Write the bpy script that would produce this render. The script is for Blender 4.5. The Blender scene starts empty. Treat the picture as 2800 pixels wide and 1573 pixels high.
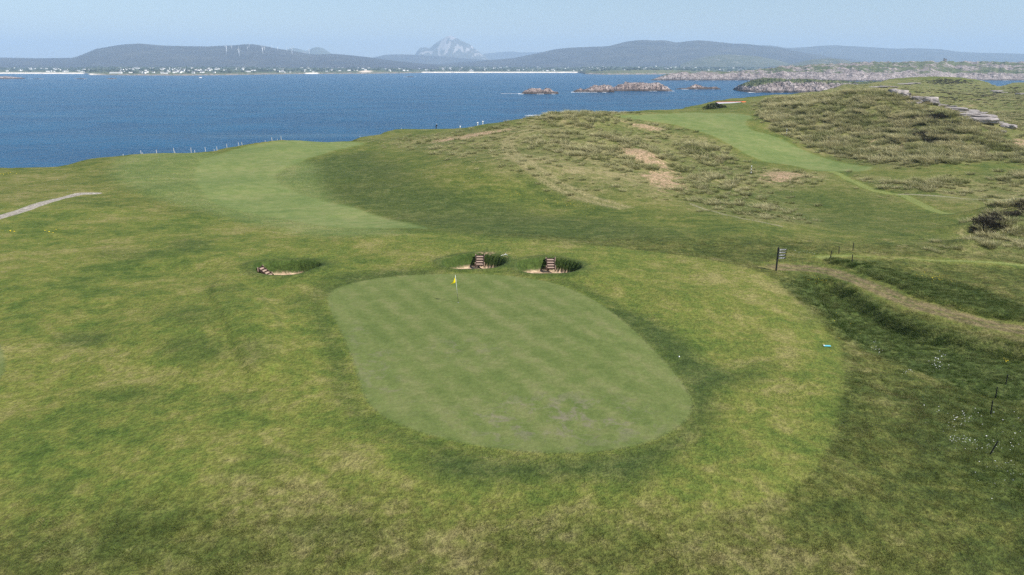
import bpy, bmesh, math, random
import numpy as np
from mathutils import Vector, Matrix, Euler

random.seed(7)
RNG = np.random.default_rng(11)
SC = bpy.context.scene
COL = SC.collection
R = math.radians

# ------------------------------------------------------------------ camera, sky, sun, exposure
CAM_Z = 32.0                       # drone: 32 m over the sea, about 16 m over the green
F_PX, CX, CY, HOR = 2000.0, 1400.0, 786.5, 184.0
PITCH = math.atan((CY - HOR) / F_PX)
cam = bpy.data.cameras.new('camera'); cam_o = bpy.data.objects.new('camera', cam); COL.objects.link(cam_o)
cam.sensor_width = 36.0; cam.sensor_fit = 'HORIZONTAL'; cam.lens = 36.0 * F_PX / 2800.0
cam.clip_start = 0.5; cam.clip_end = 60000
cam_o.location = (0, 0, CAM_Z); cam_o.rotation_euler = (math.pi / 2 - PITCH, 0, 0)
SC.camera = cam_o

SUN_EL = R(46.0); SUN_AZ = math.atan2(0.86, -0.51)      # azimuth from +Y towards +X
sun_vec = Vector((math.sin(SUN_AZ) * math.cos(SUN_EL), math.cos(SUN_AZ) * math.cos(SUN_EL), math.sin(SUN_EL)))
world = bpy.data.worlds.new('World'); SC.world = world; world.use_nodes = True
wn = world.node_tree
sky = wn.nodes.new('ShaderNodeTexSky'); sky.sky_type = 'NISHITA'; sky.sun_disc = False
sky.sun_elevation = SUN_EL; sky.sun_rotation = SUN_AZ
sky.altitude = 0; sky.air_density = 1.0; sky.dust_density = 0.25; sky.ozone_density = 2.0
bg = wn.nodes['Background']; bg.inputs['Strength'].default_value = 0.078
wn.links.new(sky.outputs[0], bg.inputs['Color'])
sl = bpy.data.lights.new('sun', 'SUN'); sl.energy = 5.0; sl.angle = R(0.53); sl.color = (1.0, 0.95, 0.87)
so = bpy.data.objects.new('sun', sl); COL.objects.link(so)
so.rotation_euler = sun_vec.to_track_quat('Z', 'Y').to_euler(); so.location = (0, 0, 500)
SC.view_settings.view_transform = 'Standard'; SC.view_settings.look = 'None'
SC.view_settings.gamma = 1; SC.view_settings.use_curve_mapping = False
SC.view_settings.exposure = 0.58
SC.render.engine = 'CYCLES'
SC.cycles.max_bounces = 6; SC.cycles.diffuse_bounces = 3; SC.cycles.glossy_bounces = 2
SC.cycles.volume_bounces = 2; SC.cycles.transparent_max_bounces = 4
SC.cycles.use_denoising = False; SC.cycles.use_adaptive_sampling = False

# ------------------------------------------------------------------ pixel helpers (2800 x 1573 photograph)
cp, sp_ = math.cos(PITCH), math.sin(PITCH)
def ray(u, v):
    u = np.asarray(u, float); v = np.asarray(v, float)
    a = (u - CX) / F_PX; b = -(v - CY) / F_PX
    dy = cp + b * sp_; dz = -sp_ + b * cp
    return a / dy, dz / dy                     # X per metre of Y, Z per metre of Y
def at_y(u, v, Y):
    rx, rz = ray(u, v); return rx * Y, np.asarray(Y, float) + 0 * rx, CAM_Z + rz * Y
def at_z(u, v, z):
    rx, rz = ray(u, v); Y = (z - CAM_Z) / rz; return rx * Y, Y, np.asarray(z, float) + 0 * Y
K = 2800 / 2576.0
def VW(pts): return [(a * K, b * K) for a, b in pts]       # points read off the 2576-wide view

# ------------------------------------------------------------------ numpy noise
def _h(ix, iy, seed):
    n = (ix.astype(np.int64) * 374761393 + iy.astype(np.int64) * 668265263 + seed * 974634777) & 0xFFFFFFFF
    n = ((n ^ (n >> 13)) * 1274126177) & 0xFFFFFFFF
    return (n ^ (n >> 16)) & 0xFFFF
def noise(x, y, seed=0):
    x = np.asarray(x, float); y = np.asarray(y, float)
    x0 = np.floor(x); y0 = np.floor(y); fx = x - x0; fy = y - y0
    ux = fx * fx * fx * (fx * (fx * 6 - 15) + 10); uy = fy * fy * fy * (fy * (fy * 6 - 15) + 10)
    def g(dx, dy):
        a = _h(x0 + dx, y0 + dy, seed) * (2 * math.pi / 65536)
        return np.cos(a) * (fx - dx) + np.sin(a) * (fy - dy)
    n0 = g(0, 0) * (1 - ux) + g(1, 0) * ux; n1 = g(0, 1) * (1 - ux) + g(1, 1) * ux
    return (n0 * (1 - uy) + n1 * uy) * 1.5
def fbm(x, y, o=4, seed=0, gain=0.5):
    t = 0; a = 1.0; s = 0
    for i in range(o):
        t = t + a * noise(x * 2 ** i + 17.3 * i, y * 2 ** i - 9.1 * i, seed + i); s += a; a *= gain
    return t / s
def ridged(x, y, o=4, seed=0):
    t = 0; a = 1.0; s = 0
    for i in range(o):
        t = t + a * (1 - np.abs(noise(x * 2 ** i, y * 2 ** i, seed + i))); s += a; a *= 0.5
    return t / s
def sstep(a, b, x):
    t = np.clip((x - a) / (b - a), 0, 1); return t * t * (3 - 2 * t)

# ------------------------------------------------------------------ material helpers
class M:
    def __init__(self, name):
        self.m = bpy.data.materials.new(name); self.m.use_nodes = True
        self.t = self.m.node_tree; self.t.nodes.clear()
        self.out = self.t.nodes.new('ShaderNodeOutputMaterial')
    def n(self, typ, ins=None, **props):
        nd = self.t.nodes.new('ShaderNode' + typ)
        for k, v in props.items(): setattr(nd, k, v)
        for k, v in (ins or {}).items(): self.set(nd.inputs[k], v)
        return nd
    def set(self, sock, v):
        if isinstance(v, bpy.types.NodeSocket): self.t.links.new(v, sock)
        elif isinstance(v, bpy.types.Node): self.t.links.new(v.outputs[0], sock)
        else:
            if isinstance(v, tuple) and len(v) == 3 and sock.type == 'RGBA': v = (*v, 1)
            sock.default_value = v
    def math(self, op, a, b=0.0, c=None, clamp=False):
        nd = self.t.nodes.new('ShaderNodeMath'); nd.operation = op; nd.use_clamp = clamp
        self.set(nd.inputs[0], a); self.set(nd.inputs[1], b)
        if c is not None: self.set(nd.inputs[2], c)
        return nd.outputs[0]
    def mix(self, f, a, b, blend='MIX'):
        nd = self.t.nodes.new('ShaderNodeMix'); nd.data_type = 'RGBA'; nd.blend_type = blend; nd.clamp_factor = True
        self.set(nd.inputs[0], f); self.set(nd.inputs[6], a); self.set(nd.inputs[7], b)
        return nd.outputs[2]
    def ss(self, x, a, b, lo=0.0, hi=1.0):
        nd = self.n('MapRange', {'Value': x, 'From Min': a, 'From Max': b, 'To Min': lo, 'To Max': hi}, interpolation_type='SMOOTHSTEP')
        return nd.outputs[0]
    def noise(self, vec, scale, detail=3, rough=0.55, dist=0.0):
        nd = self.n('TexNoise', {'Vector': vec, 'Scale': scale, 'Detail': float(detail), 'Roughness': rough, 'Distortion': dist})
        return nd.outputs[0]
    def ramp(self, f, stops):
        nd = self.n('ValToRGB', {0: f}); cr = nd.color_ramp
        while len(cr.elements) < len(stops): cr.elements.new(0.5)
        for e, (p, c) in zip(cr.elements, stops): e.position = p; e.color = (*c, 1)
        return nd.outputs[0]
    def attr(self, name, typ='GEOMETRY'):
        return self.n('Attribute', attribute_name=name, attribute_type=typ)
    def bsdf(self, color, rough=0.8, spec=0.25, normal=None, **kw):
        b = self.n('BsdfPrincipled', {'Base Color': color, 'Roughness': rough, 'Specular IOR Level': spec})
        if normal is not None: self.set(b.inputs['Normal'], normal)
        for k, v in kw.items(): self.set(b.inputs[k.replace('_', ' ')], v)
        self.t.links.new(b.outputs[0], self.out.inputs[0]); return b
    def bump(self, h, strength, dist):
        return self.n('Bump', {'Height': h, 'Strength': strength, 'Distance': dist}).outputs[0]
def plain(name, col, rough=0.6, spec=0.3, var=0.15, scale=8.0):
    m = M(name); p = m.n('TexCoord').outputs['Object']
    n = m.noise(p, scale, 4)
    c = m.mix(m.ss(n, 0.3, 0.7), tuple(x * (1 - var) for x in col), tuple(min(1, x * (1 + var)) for x in col))
    m.bsdf(c, rough, spec); return m.m

# ------------------------------------------------------------------ mesh helpers
def mesh_np(name, V, F, mat=None, smooth=True, attrs=None, parent=None, link=True):
    V = np.asarray(V, np.float32); F = np.asarray(F, np.int32)
    me = bpy.data.meshes.new(name); k = F.shape[1]
    me.vertices.add(len(V)); me.vertices.foreach_set('co', V.ravel())
    me.loops.add(F.size); me.loops.foreach_set('vertex_index', F.ravel())
    me.polygons.add(len(F)); me.polygons.foreach_set('loop_start', np.arange(0, F.size, k, dtype=np.int32))
    me.update(calc_edges=True)
    me.polygons.foreach_set('use_smooth', np.full(len(F), smooth))
    for nm, a in (attrs or {}).items():
        a = np.asarray(a, np.float32)
        if a.ndim == 2:
            at = me.attributes.new(nm, 'FLOAT_COLOR', 'POINT'); at.data.foreach_set('color', a.ravel())
        else:
            at = me.attributes.new(nm, 'FLOAT', 'POINT'); at.data.foreach_set('value', a)
    me.validate(); me.update()
    if mat: me.materials.append(mat)
    o = bpy.data.objects.new(name, me)
    if link: COL.objects.link(o)
    if parent: o.parent = parent
    return o
def bm_obj(name, bm, mat, parent=None, smooth=False):
    me = bpy.data.meshes.new(name); bmesh.ops.recalc_face_normals(bm, faces=bm.faces); bm.to_mesh(me); bm.free()
    for p in me.polygons: p.use_smooth = smooth
    if mat: me.materials.append(mat)
    o = bpy.data.objects.new(name, me); COL.objects.link(o)
    if parent: o.parent = parent
    return o
def tag(o, label=None, cat=None, group=None, kind=None):
    if label: o['label'] = label
    if cat: o['category'] = cat
    if group: o['group'] = group
    if kind: o['kind'] = kind
    return o
def empty(name, loc, rot=(0, 0, 0)):
    o = bpy.data.objects.new(name, None); COL.objects.link(o); o.location = loc; o.rotation_euler = rot
    o.empty_display_size = 0.3; return o
def copy_tree(o, parent=None):
    c = o.copy(); COL.objects.link(c)
    if parent: c.parent = parent
    for ch in list(o.children): copy_tree(ch, c)
    return c
def add_box(bm, c, s, rot=None, bev=0.0):
    r = bmesh.ops.create_cube(bm, size=1.0); vs = r['verts']
    m = Matrix.Translation(c) @ (rot.to_4x4() if rot else Matrix()) @ Matrix.Diagonal((*s, 1))
    bmesh.ops.transform(bm, matrix=m, verts=vs)
    if bev:
        es = list({e for v in vs for e in v.link_edges})
        bmesh.ops.bevel(bm, geom=es, offset=bev, segments=1, affect='EDGES')
def add_tube(bm, p0, p1, r0, r1, seg=8, cap=True):
    p0 = Vector(p0); p1 = Vector(p1); d = p1 - p0
    m = Matrix.Translation((p0 + p1) / 2) @ d.to_track_quat('Z', 'Y').to_matrix().to_4x4()
    bmesh.ops.create_cone(bm, cap_ends=cap, segments=seg, radius1=r0, radius2=r1, depth=d.length, matrix=m)

# ------------------------------------------------------------------ terrain: control points read off the photograph
OFF = 25.0
ctrl = []
def cz(u, v, z): ctrl.append([float(t) for t in at_z(u, v, z)])
def cy(u, v, Y): ctrl.append([float(t) for t in at_y(u, v, Y)])
for x in (-60, -30, 0, 30, 60):
    ctrl.append([x, -14, 14.6]); ctrl.append([x, 5, 14.8])
for u, z in ((-500, 15), (0, 15.0), (700, 14.9), (1400, 14.9), (2100, 14.9), (2800, 14.4), (3300, 14.2)): cz(u, 1573, z)
for u, z in ((-500, 15.5), (0, 15.3), (600, 15.35), (1100, 15.35), (1600, 15.35), (2000, 15.15), (2400, 14.7), (2800, 14.3), (3300, 14.2)): cz(u, 1370, z)
for u, v, z in ((1400, 1238, 15.1), (1000, 1100, 15.25), (1890, 1110, 15.1), (1400, 1000, 15.35), (950, 860, 15.55), (1700, 900, 15.4),
                (1253, 826, 15.5), (905, 800, 15.65), (1300, 748, 15.72), (1650, 790, 15.6), (1500, 760, 15.7), (770, 740, 15.75), (1300, 715, 15.9), (1500, 725, 15.85),
                (780, 695, 15.9), (1000, 700, 15.9), (600, 1100, 15.5), (0, 1100, 15.5), (-500, 1100, 15.6), (300, 900, 15.7), (-500, 900, 15.8), (650, 860, 15.9),
                (0, 800, 15.7), (400, 750, 15.6), (-500, 750, 15.7), (2000, 900, 15.0), (2250, 1000, 14.75), (2150, 850, 14.8), (2000, 780, 15.1),
                (2450, 1050, 14.2), (2650, 1100, 14.1), (2800, 1100, 14.0), (3300, 1100, 13.9), (2450, 920, 13.9), (2650, 980, 13.8), (2300, 850, 14.3),
                (200, 625, 15.35), (0, 640, 15.5), (-500, 640, 15.6), (450, 640, 15.3), (700, 640, 15.6), (1100, 642, 15.65), (900, 650, 15.6), (1350, 650, 15.6),
                (0, 565, 15.0), (-500, 570, 15.2), (250, 560, 15.2), (400, 570, 14.9), (600, 570, 14.3), (800, 605, 14.0), (1000, 605, 13.7), (900, 570, 13.4),
                (550, 440, 14.0), (300, 440, 13.9), (100, 500, 14.4), (-500, 500, 14.6), (450, 500, 14.2), (650, 500, 13.9), (700, 430, 14.2),
                (780, 480, 13.6), (850, 520, 13.4), (-500, 475, 13.6), (0, 458, 13.5), (150, 456, 13.4), (250, 438, 13.6), (330, 428, 13.8), (400, 424, 14), (500, 422, 14),
                (600, 414, 14), (700, 393, 14.6), (780, 384, 14.8), (900, 387, 14.2), (980, 388, 13.6),
                (2800, 735, 14.0), (3300, 740, 14.0), (2800, 900, 14.0), (3300, 920, 14.0)): cz(u, v, z)
for u, v, Y in ((1000, 420, 160), (1100, 374, 195), (1200, 361, 205), (1340, 338, 202), (1450, 320, 206), (1510, 312, 207), (1560, 308.5, 209), (1610, 310, 216), (1660, 312, 228),
                (1150, 357, 236), (1080, 359, 230), (1250, 352, 240),
                (1700, 308, 258), (1850, 303, 262), (1950, 312, 250), (2050, 312, 262), (1950, 296, 330), (2100, 276, 300), (2200, 263, 284), (2300, 256, 264), (2400, 250.5, 250), (2480, 262, 245),
                (2560, 291, 235), (2650, 322, 222), (2740, 356, 206), (2830, 390, 190), (3300, 420, 190),
                (2560, 270, 420), (2700, 300, 360), (2800, 330, 300), (3300, 330, 300), (2700, 262, 560), (2500, 240, 520), (2450, 230, 650), (2550, 218, 750), (2630, 222, 755), (2700, 240, 690), (2760, 243, 650), (2830, 240, 600), (3300, 240, 600),
                (2400, 330, 226), (2300, 400, 200), (2350, 460, 166), (2350, 300, 236), (2350, 352, 216), (2200, 300, 248), (2150, 330, 228), (2500, 380, 198), (2550, 330, 216),
                (2150, 370, 212), (2000, 380, 195), (2053, 478, 150), (2250, 470, 158), (1900, 400, 188), (1850, 400, 180), (1800, 350, 208), (1950, 440, 168),
                (1700, 380, 177), (1650, 340, 198), (1600, 400, 155), (1400, 400, 155), (1250, 400, 162), (1700, 450, 137), (1500, 450, 126), (1250, 450, 129), (1000, 460, 135),
                (1500, 550, 105), (1250, 560, 100), (1100, 560, 102), (1800, 540, 109), (1950, 580, 94), (2130, 620, 84), (2300, 662, 75), (1700, 640, 76), (1900, 680, 70), (2100, 690, 68), (1400, 610, 85), (1600, 600, 88),
                (2150, 572, 114), (2300, 602, 103), (2050, 520, 130), (2450, 560, 118), (2600, 612, 99), (2750, 560, 115), (2500, 520, 133), (2700, 480, 150), (2830, 500, 143), (3300, 500, 143), (2700, 420, 180), (2560, 430, 172),
                (2500, 664, 75.5), (2750, 684, 71.5), (3300, 690, 72), (2600, 800, 58), (2500, 830, 54.5)): cy(u, v, Y)
for u, Y, z in ((2300, 310, 17), (2400, 298, 16.5), (2500, 292, 15.5), (2600, 270, 13), (2200, 340, 16.5), (1340, 236, 13), (1450, 242, 13.5), (1560, 246, 15)): ctrl.append([(u - 1400) / 2000 * Y / 1.03, Y, z])
C = np.array(ctrl)
def warp(x, y): w = np.maximum(y + OFF, 4); return np.stack([1.25 * x / w, np.log(w)], -1)
CC = 0.09
def phi(a, b): return -np.sqrt(((a[:, None, :] - b[None, :, :]) ** 2).sum(-1) + CC * CC)
Pw = warp(C[:, 0], C[:, 1]); n = len(C)
A = np.zeros((n + 3, n + 3)); A[:n, :n] = phi(Pw, Pw) + np.eye(n) * 0.004
A[:n, n] = 1; A[:n, n + 1:] = Pw; A[n:, :n] = A[:n, n:].T
W = np.linalg.solve(A, np.concatenate([C[:, 2], np.zeros(3)]))
def rbf(x, y):
    q = warp(x, y); z = np.empty(len(q))
    for i in range(0, len(q), 20000):
        b = q[i:i + 20000]; z[i:i + 20000] = phi(b, Pw) @ W[:n] + W[n] + b @ W[n + 1:]
    return z

# fan grid: cells grow with distance
rows = [10.0]
while rows[-1] < 975:
    w = rows[-1]; st = 0.0046 * w
    if 60 < w < 97: st = 0.17
    elif w < 45: st = 0.16
    rows.append(w + st)
WR = np.array(rows); NS = 620; SG = np.linspace(-1.0, 1.0, NS); NR = len(WR)
GS, GW = np.meshgrid(SG, WR); GX = (GS * GW).ravel(); GY = (GW - OFF).ravel()
GZ0 = rbf(GX, GY)
def lookup(G, x, y):
    x = np.asarray(x, float); y = np.asarray(y, float); w = y + OFF
    j = np.clip(np.interp(w, WR, np.arange(NR)), 0, NR - 1.001); s = np.clip((x / w + 1) / 2 * (NS - 1), 0, NS - 1.001)
    j0 = j.astype(int); i0 = s.astype(int); fj = j - j0; fi = s - i0; g = G.reshape(NR, NS)
    return (g[j0, i0] * (1 - fi) + g[j0, i0 + 1] * fi) * (1 - fj) + (g[j0 + 1, i0] * (1 - fi) + g[j0 + 1, i0 + 1] * fi) * fj
YM = 12 * np.exp(np.arange(0, math.log(880 / 12), 0.0012))
def cast(G, u, v):
    """first hit of the view ray through pixel (u, v) with the ground"""
    u = np.atleast_1d(np.asarray(u, float)); v = np.atleast_1d(np.asarray(v, float)); out = np.zeros((len(u), 3))
    for k in range(len(u)):
        rx, rz = ray(u[k], v[k]); X = rx * YM; Z = CAM_Z + rz * YM
        d = Z - lookup(G, X, YM); h = np.where(d < 0)[0]
        i = h[0] if len(h) else int(np.argmin(d))
        if 0 < i and len(h): t = d[i - 1] / (d[i - 1] - d[i]); Y = YM[i - 1] + t * (YM[i] - YM[i - 1])
        else: Y = YM[i]
        out[k] = (rx * Y, Y, lookup(G, rx * Y, Y))
    return out
def poly_world(pts): p = cast(GZ0, [a for a, b in pts], [b for a, b in pts]); return p[:, :2]
def seg_dist(x, y, P, closed):
    Q = np.vstack([P, P[:1]]) if closed else P
    d2 = np.full(len(x), 1e12)
    for a, b in zip(Q[:-1], Q[1:]):
        e = b - a; L = max(e @ e, 1e-9); t = np.clip(((x - a[0]) * e[0] + (y - a[1]) * e[1]) / L, 0, 1)
        d2 = np.minimum(d2, (x - a[0] - t * e[0]) ** 2 + (y - a[1] - t * e[1]) ** 2)
    return np.sqrt(d2)
def inside(x, y, P):
    r = np.zeros(len(x), bool); m = len(P)
    for i in range(m):
        a = P[i]; b = P[(i + 1) % m]
        if a[1] == b[1]: continue
        c = ((a[1] > y) != (b[1] > y)) & (x < (b[0] - a[0]) * (y - a[1]) / (b[1] - a[1]) + a[0]); r ^= c
    return r
def smooth_poly(P, closed, it=2):
    for _ in range(it):
        Q = np.vstack([P, P[:1]]) if closed else P
        N = []
        if not closed: N.append(Q[0])
        for a, b in zip(Q[:-1], Q[1:]): N += [0.75 * a + 0.25 * b, 0.25 * a + 0.75 * b]
        if not closed: N.append(Q[-1])
        P = np.array(N)
    return P
def sdf_poly(pts, it=1, world=False):
    P = smooth_poly(np.array(pts, float) if world else poly_world(pts), True, it)
    lo = P.min(0) - 30; hi = P.max(0) + 30; out = np.full(len(GX), 30.0)
    k = (GX > lo[0]) & (GX < hi[0]) & (GY > lo[1]) & (GY < hi[1]); x = GX[k]; y = GY[k]
    d = seg_dist(x, y, P, True); out[k] = np.where(inside(x, y, P), -d, d); return out
def sdf_line(pts, hw, it=1):
    P = smooth_poly(poly_world(pts), False, it); hw = np.asarray(hw)
    lo = P.min(0) - 12; hi = P.max(0) + 12; out = np.full(len(GX), 12.0)
    k = (GX > lo[0]) & (GX < hi[0]) & (GY > lo[1]) & (GY < hi[1])
    out[k] = seg_dist(GX[k], GY[k], P, False) - hw; return out
def soft(sd, w): return 1 - sstep(-w, w, sd)

# ---- outlines (read off the 2576-wide view of the photograph)
sd_green = sdf_poly(VW([(822, 742), (850, 722), (920, 704), (1000, 694), (1100, 689), (1200, 688), (1290, 694), (1370, 706), (1440, 727), (1500, 757), (1560, 800), (1610, 845), (1660, 895), (1705, 945), (1735, 990), (1744, 1020), (1735, 1050), (1710, 1075), (1660, 1103), (1600, 1122), (1520, 1136), (1430, 1141), (1330, 1138), (1240, 1128), (1150, 1112), (1070, 1092), (1000, 1068), (950, 1040), (918, 1005), (905, 970), (895, 930), (882, 890), (865, 850), (845, 810), (825, 770)]), 3)
sd_green2 = sdf_poly(VW([(-4, 862), (6, 880), (14, 905), (12, 930), (4, 948), (-20, 965), (-110, 955), (-150, 905), (-110, 865), (-40, 852)]), 2)
sd_fw1 = sdf_poly(VW([(510, 405), (487, 430), (492, 460), (510, 485), (540, 510), (600, 530), (680, 545), (740, 560), (800, 570), (870, 573), (950, 573), (1020, 573), (1090, 579), (1040, 565), (980, 550), (910, 532), (850, 515), (790, 500), (740, 480), (700, 462), (690, 445), (705, 430), (750, 408), (800, 390), (850, 375), (905, 364), (925, 357), (780, 353), (700, 356), (640, 364), (580, 380), (530, 396)]), 1)
sd_semi = sdf_poly(VW([(300, 396), (278, 425), (285, 450), (340, 480), (420, 505), (470, 520), (620, 560), (760, 590), (900, 600), (1050, 590), (800, 480), (800, 400), (560, 385), (420, 388)]), 1)
sd_fw2 = sdf_poly(VW([(1600, 289), (1700, 285), (1800, 283), (1860, 286), (1888, 291), (1893, 297), (1875, 305), (1880, 318), (1895, 330), (1950, 345), (1990, 362), (2040, 385), (2090, 402), (2150, 412), (2210, 422), (2150, 434), (2100, 436), (2060, 430), (2000, 418), (1930, 405), (1880, 388), (1840, 366), (1800, 346), (1740, 325), (1690, 311), (1620, 301), (1570, 297), (1540, 291)]), 1)
sd_apr = sdf_poly(VW([(1955, 704), (1985, 735), (2020, 770), (2060, 805), (2090, 835), (2110, 860), (2122, 890), (2127, 920), (2125, 960), (2118, 1000), (2110, 1050), (2085, 1120), (2040, 1190), (1970, 1250), (1880, 1280), (1700, 1300), (1400, 1310), (1150, 1290), (950, 1260), (700, 1230), (300, 1290), (-200, 1320), (-200, 500), (700, 560), (1300, 600), (1700, 640), (1900, 680)]), 1)
P_track = VW([(1960, 670), (2020, 668), (2080, 676), (2150, 701), (2220, 731), (2300, 765), (2400, 797), (2500, 821), (2600, 838), (2800, 870)])
sd_track = sdf_line(P_track, 1.1)
P_pathL = VW([(-120, 600), (-60, 572), (0, 550), (40, 538), (90, 519), (140, 501), (180, 488), (205, 484), (240, 484)])
sd_gravel = sdf_line(P_pathL, 0.85)
sd_mown = np.minimum(sdf_line(VW([(2075, 648), (2160, 648), (2260, 652), (2380, 661), (2480, 669), (2600, 680), (2800, 700)]), 0.75),
                     sdf_line(VW([(2090, 434), (2140, 454), (2190, 479), (2240, 487), (2275, 491), (2310, 510), (2350, 530), (2390, 545)]), 0.72))
sd_sandy = sdf_line(VW([(2265, 489), (2300, 491), (2360, 495), (2430, 499), (2500, 502), (2576, 499), (2700, 492)]), 0.55)
sd_arc = sdf_poly(VW([(560, 700), (620, 715), (665, 745), (695, 780), (712, 815), (716, 850), (708, 890), (690, 940), (640, 960), (600, 900), (560, 800), (520, 730)]), 1)
ruts = np.minimum(sdf_line(VW([(1360, 327), (1300, 336), (1268, 350), (1268, 375), (1290, 402), (1340, 438), (1390, 468), (1440, 493), (1500, 513), (1560, 524)]), 0.68),
                  sdf_line(VW([(1365, 331), (1315, 340), (1285, 353), (1284, 372), (1310, 398), (1362, 434), (1414, 463), (1462, 487), (1520, 507), (1580, 520)]), 0.68))
sand_p = [[(1545, 372), (1600, 378), (1645, 393), (1668, 412), (1640, 420), (1600, 407), (1560, 390)], [(1628, 398), (1668, 408), (1706, 430), (1690, 442), (1650, 432)], [(1605, 436), (1650, 424), (1700, 430), (1716, 445), (1705, 455), (1722, 470), (1716, 484), (1680, 482), (1640, 467), (1610, 452)],
          [(1575, 304), (1640, 315), (1682, 325), (1650, 332), (1600, 322)], [(1072, 352), (1180, 337), (1296, 323), (1288, 333), (1180, 349), (1090, 360)], [(1648, 487), (1668, 484), (1676, 490), (1660, 494)],
          [(1895, 441), (1960, 431), (2045, 444), (1990, 460), (1930, 455)], [(2168, 357), (2190, 355), (2200, 362), (2176, 364)], [(2245, 362), (2270, 360), (2285, 368), (2255, 372)],
          [(2540, 355), (2600, 350), (2620, 372), (2560, 378)], [(2425, 268), (2450, 264), (2466, 264), (2444, 271)], [(1190, 642), (1215, 636), (1232, 640), (1215, 646)]]
sd_bare = np.full(len(GX), 30.0)
for p in sand_p: sd_bare = np.minimum(sd_bare, sdf_poly(VW(p), 1))
sd_line = sdf_line(VW([(1735, 512), (1800, 530), (1870, 551), (1940, 566), (1965, 571)]), 0.22)
P_arc = VW([(590, 706), (640, 728), (672, 755), (697, 785), (712, 818), (715, 850), (708, 888), (700, 915)])
sd_arc_shade = sdf_line([(a - 7, b + 2) for a, b in P_arc], 0.12)
sd_line2 = sdf_line(VW([(1965, 571), (2030, 585), (2090, 598), (2170, 605), (2300, 608), (2380, 612)]), 0.8)
# bunkers (centre pixel, half width m, half depth m)
bunk = [(VW([(720, 671)])[0], 2.75, 2.45), (VW([(1192, 657)])[0], 2.75, 2.55), (VW([(1380, 669)])[0], 2.75, 2.6)]
BK = [(cast(GZ0, [c[0]], [c[1]])[0], a, b) for c, a, b in bunk]
sd_bk = np.full(len(GX), 9.0)
for c, a, b in BK:
    dx = (GX - c[0]) / a; dy = (GY - c[1]) / b; r = np.sqrt(dx * dx + dy * dy)
    wob = 1 + 0.05 * np.sin(3 * np.arctan2(dy, dx) + c[0]) + 0.03 * np.sin(5 * np.arctan2(dy, dx))
    sd_bk = np.minimum(sd_bk, (r / wob - 1) * (a + b) / 2)

# soft zones
apron = soft(sd_apr, 0.25) ; apron_soft = soft(sd_apr, 2.5)
apr = np.where(GX > 8, apron, apron_soft)
mown_zone = np.maximum(apr * (GY < 88), 0)
darkP = [[(1600, 780), (1720, 850), (1800, 930), (1940, 935), (1900, 960), (1810, 970), (1790, 1050), (1740, 1110), (1660, 1180), (1600, 1225), (1480, 1200), (1300, 1210), (1150, 1220), (1060, 1190), (1080, 1120), (1300, 1160), (1500, 1150), (1680, 1110), (1740, 1040), (1700, 950), (1600, 850), (1500, 770)],
         [(690, 445), (760, 412), (860, 385), (920, 375), (1000, 410), (1080, 470), (1250, 510), (1400, 540), (1600, 560), (1750, 590), (1500, 600), (1300, 598), (1090, 578), (900, 530), (720, 465)],  # dune's left side: lush green, its shaded slope also put into the tone
         [(830, 690), (1060, 672), (1130, 690), (900, 715), (800, 760), (800, 720)]]
lush = np.zeros(len(GX))
for p, w, a in zip(darkP, (1.1, 4.5, 1.5), (1.0, 0.8, 0.9)): lush = np.maximum(lush, a * soft(sdf_poly(VW(p), 1), w))
lush = np.maximum(lush, 0.7 * soft(np.abs(sd_green - 0.9) - 0.5, 0.8))
lush = np.maximum(lush, soft(sd_bk - 0.9, 0.8) * 0.9)
lushR = sdf_poly(VW([(1955, 706), (2080, 690), (2200, 760), (2350, 830), (2600, 880), (2700, 960), (2600, 1000), (2450, 960), (2300, 930), (2200, 880), (2130, 850), (2080, 800), (2000, 740)]), 1)
lush = np.maximum(lush, soft(lushR, 1.4))
lush2 = soft(sdf_poly(VW([(2135, 900), (2140, 1100), (2110, 1150), (2150, 1000), (2300, 960), (2600, 1000), (2700, 1300), (2500, 1250), (2350, 1100), (2230, 1000), (2170, 950)]), 1), 1.6)
lush3 = soft(sdf_poly(VW([(2080, 655), (2160, 665), (2300, 700), (2430, 720), (2600, 780), (2600, 815), (2450, 790), (2300, 740), (2150, 680)]), 1), 0.8)
lush4 = soft(sdf_poly(VW([(1700, 500), (1900, 480), (2100, 460), (2300, 520), (2400, 560), (2350, 600), (2150, 590), (2000, 570), (1850, 535)]), 1), 5.0)
lush = np.maximum(lush, np.maximum(np.maximum(lush2 * 0.8, lush3), lush4 * 0.4))
lush = np.maximum(lush, 0.6 * soft(sd_arc_shade, 0.20) * (GY > 38))  # darker line painted along the curved bank's lip, as its shade
def ell(cx, cy, rx, ry): return VW([(cx + rx * math.cos(t * math.pi / 5), cy + ry * math.sin(t * math.pi / 5)) for t in range(10)])
for cx, cy, rx, ry, a in ((205, 850, 75, 22, .75), (480, 800, 70, 26, .5), (490, 880, 95, 34, .6), (640, 890, 60, 34, .55), (330, 990, 110, 26, .4), (600, 1005, 80, 18, .4), (690, 1150, 70, 16, .6), (620, 1190, 60, 18, .5), (400, 1290, 90, 22, .5), (250, 1380, 170, 34, .65), (560, 1400, 160, 26, .55), (820, 1340, 130, 26, .5), (100, 1230, 90, 24, .4), (1400, 1340, 160, 18, .35), (2270, 1092, 16, 8, .9),
                          (1230, 905, 120, 30, .30), (760, 760, 40, 20, .5), (560, 730, 60, 12, .4), (330, 640, 100, 14, .45), (480, 620, 60, 22, .5), (860, 770, 25, 40, .4), (2050, 790, 50, 30, .45), (1900, 920, 60, 16, .5)):
    lush = np.maximum(lush, a * soft(sdf_poly(ell(cx, cy, rx, ry), 1), 0.9))
dry = np.zeros(len(GX))
def ELL(*a): return [(q[0] / K, q[1] / K) for q in ell(*a)]
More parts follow.
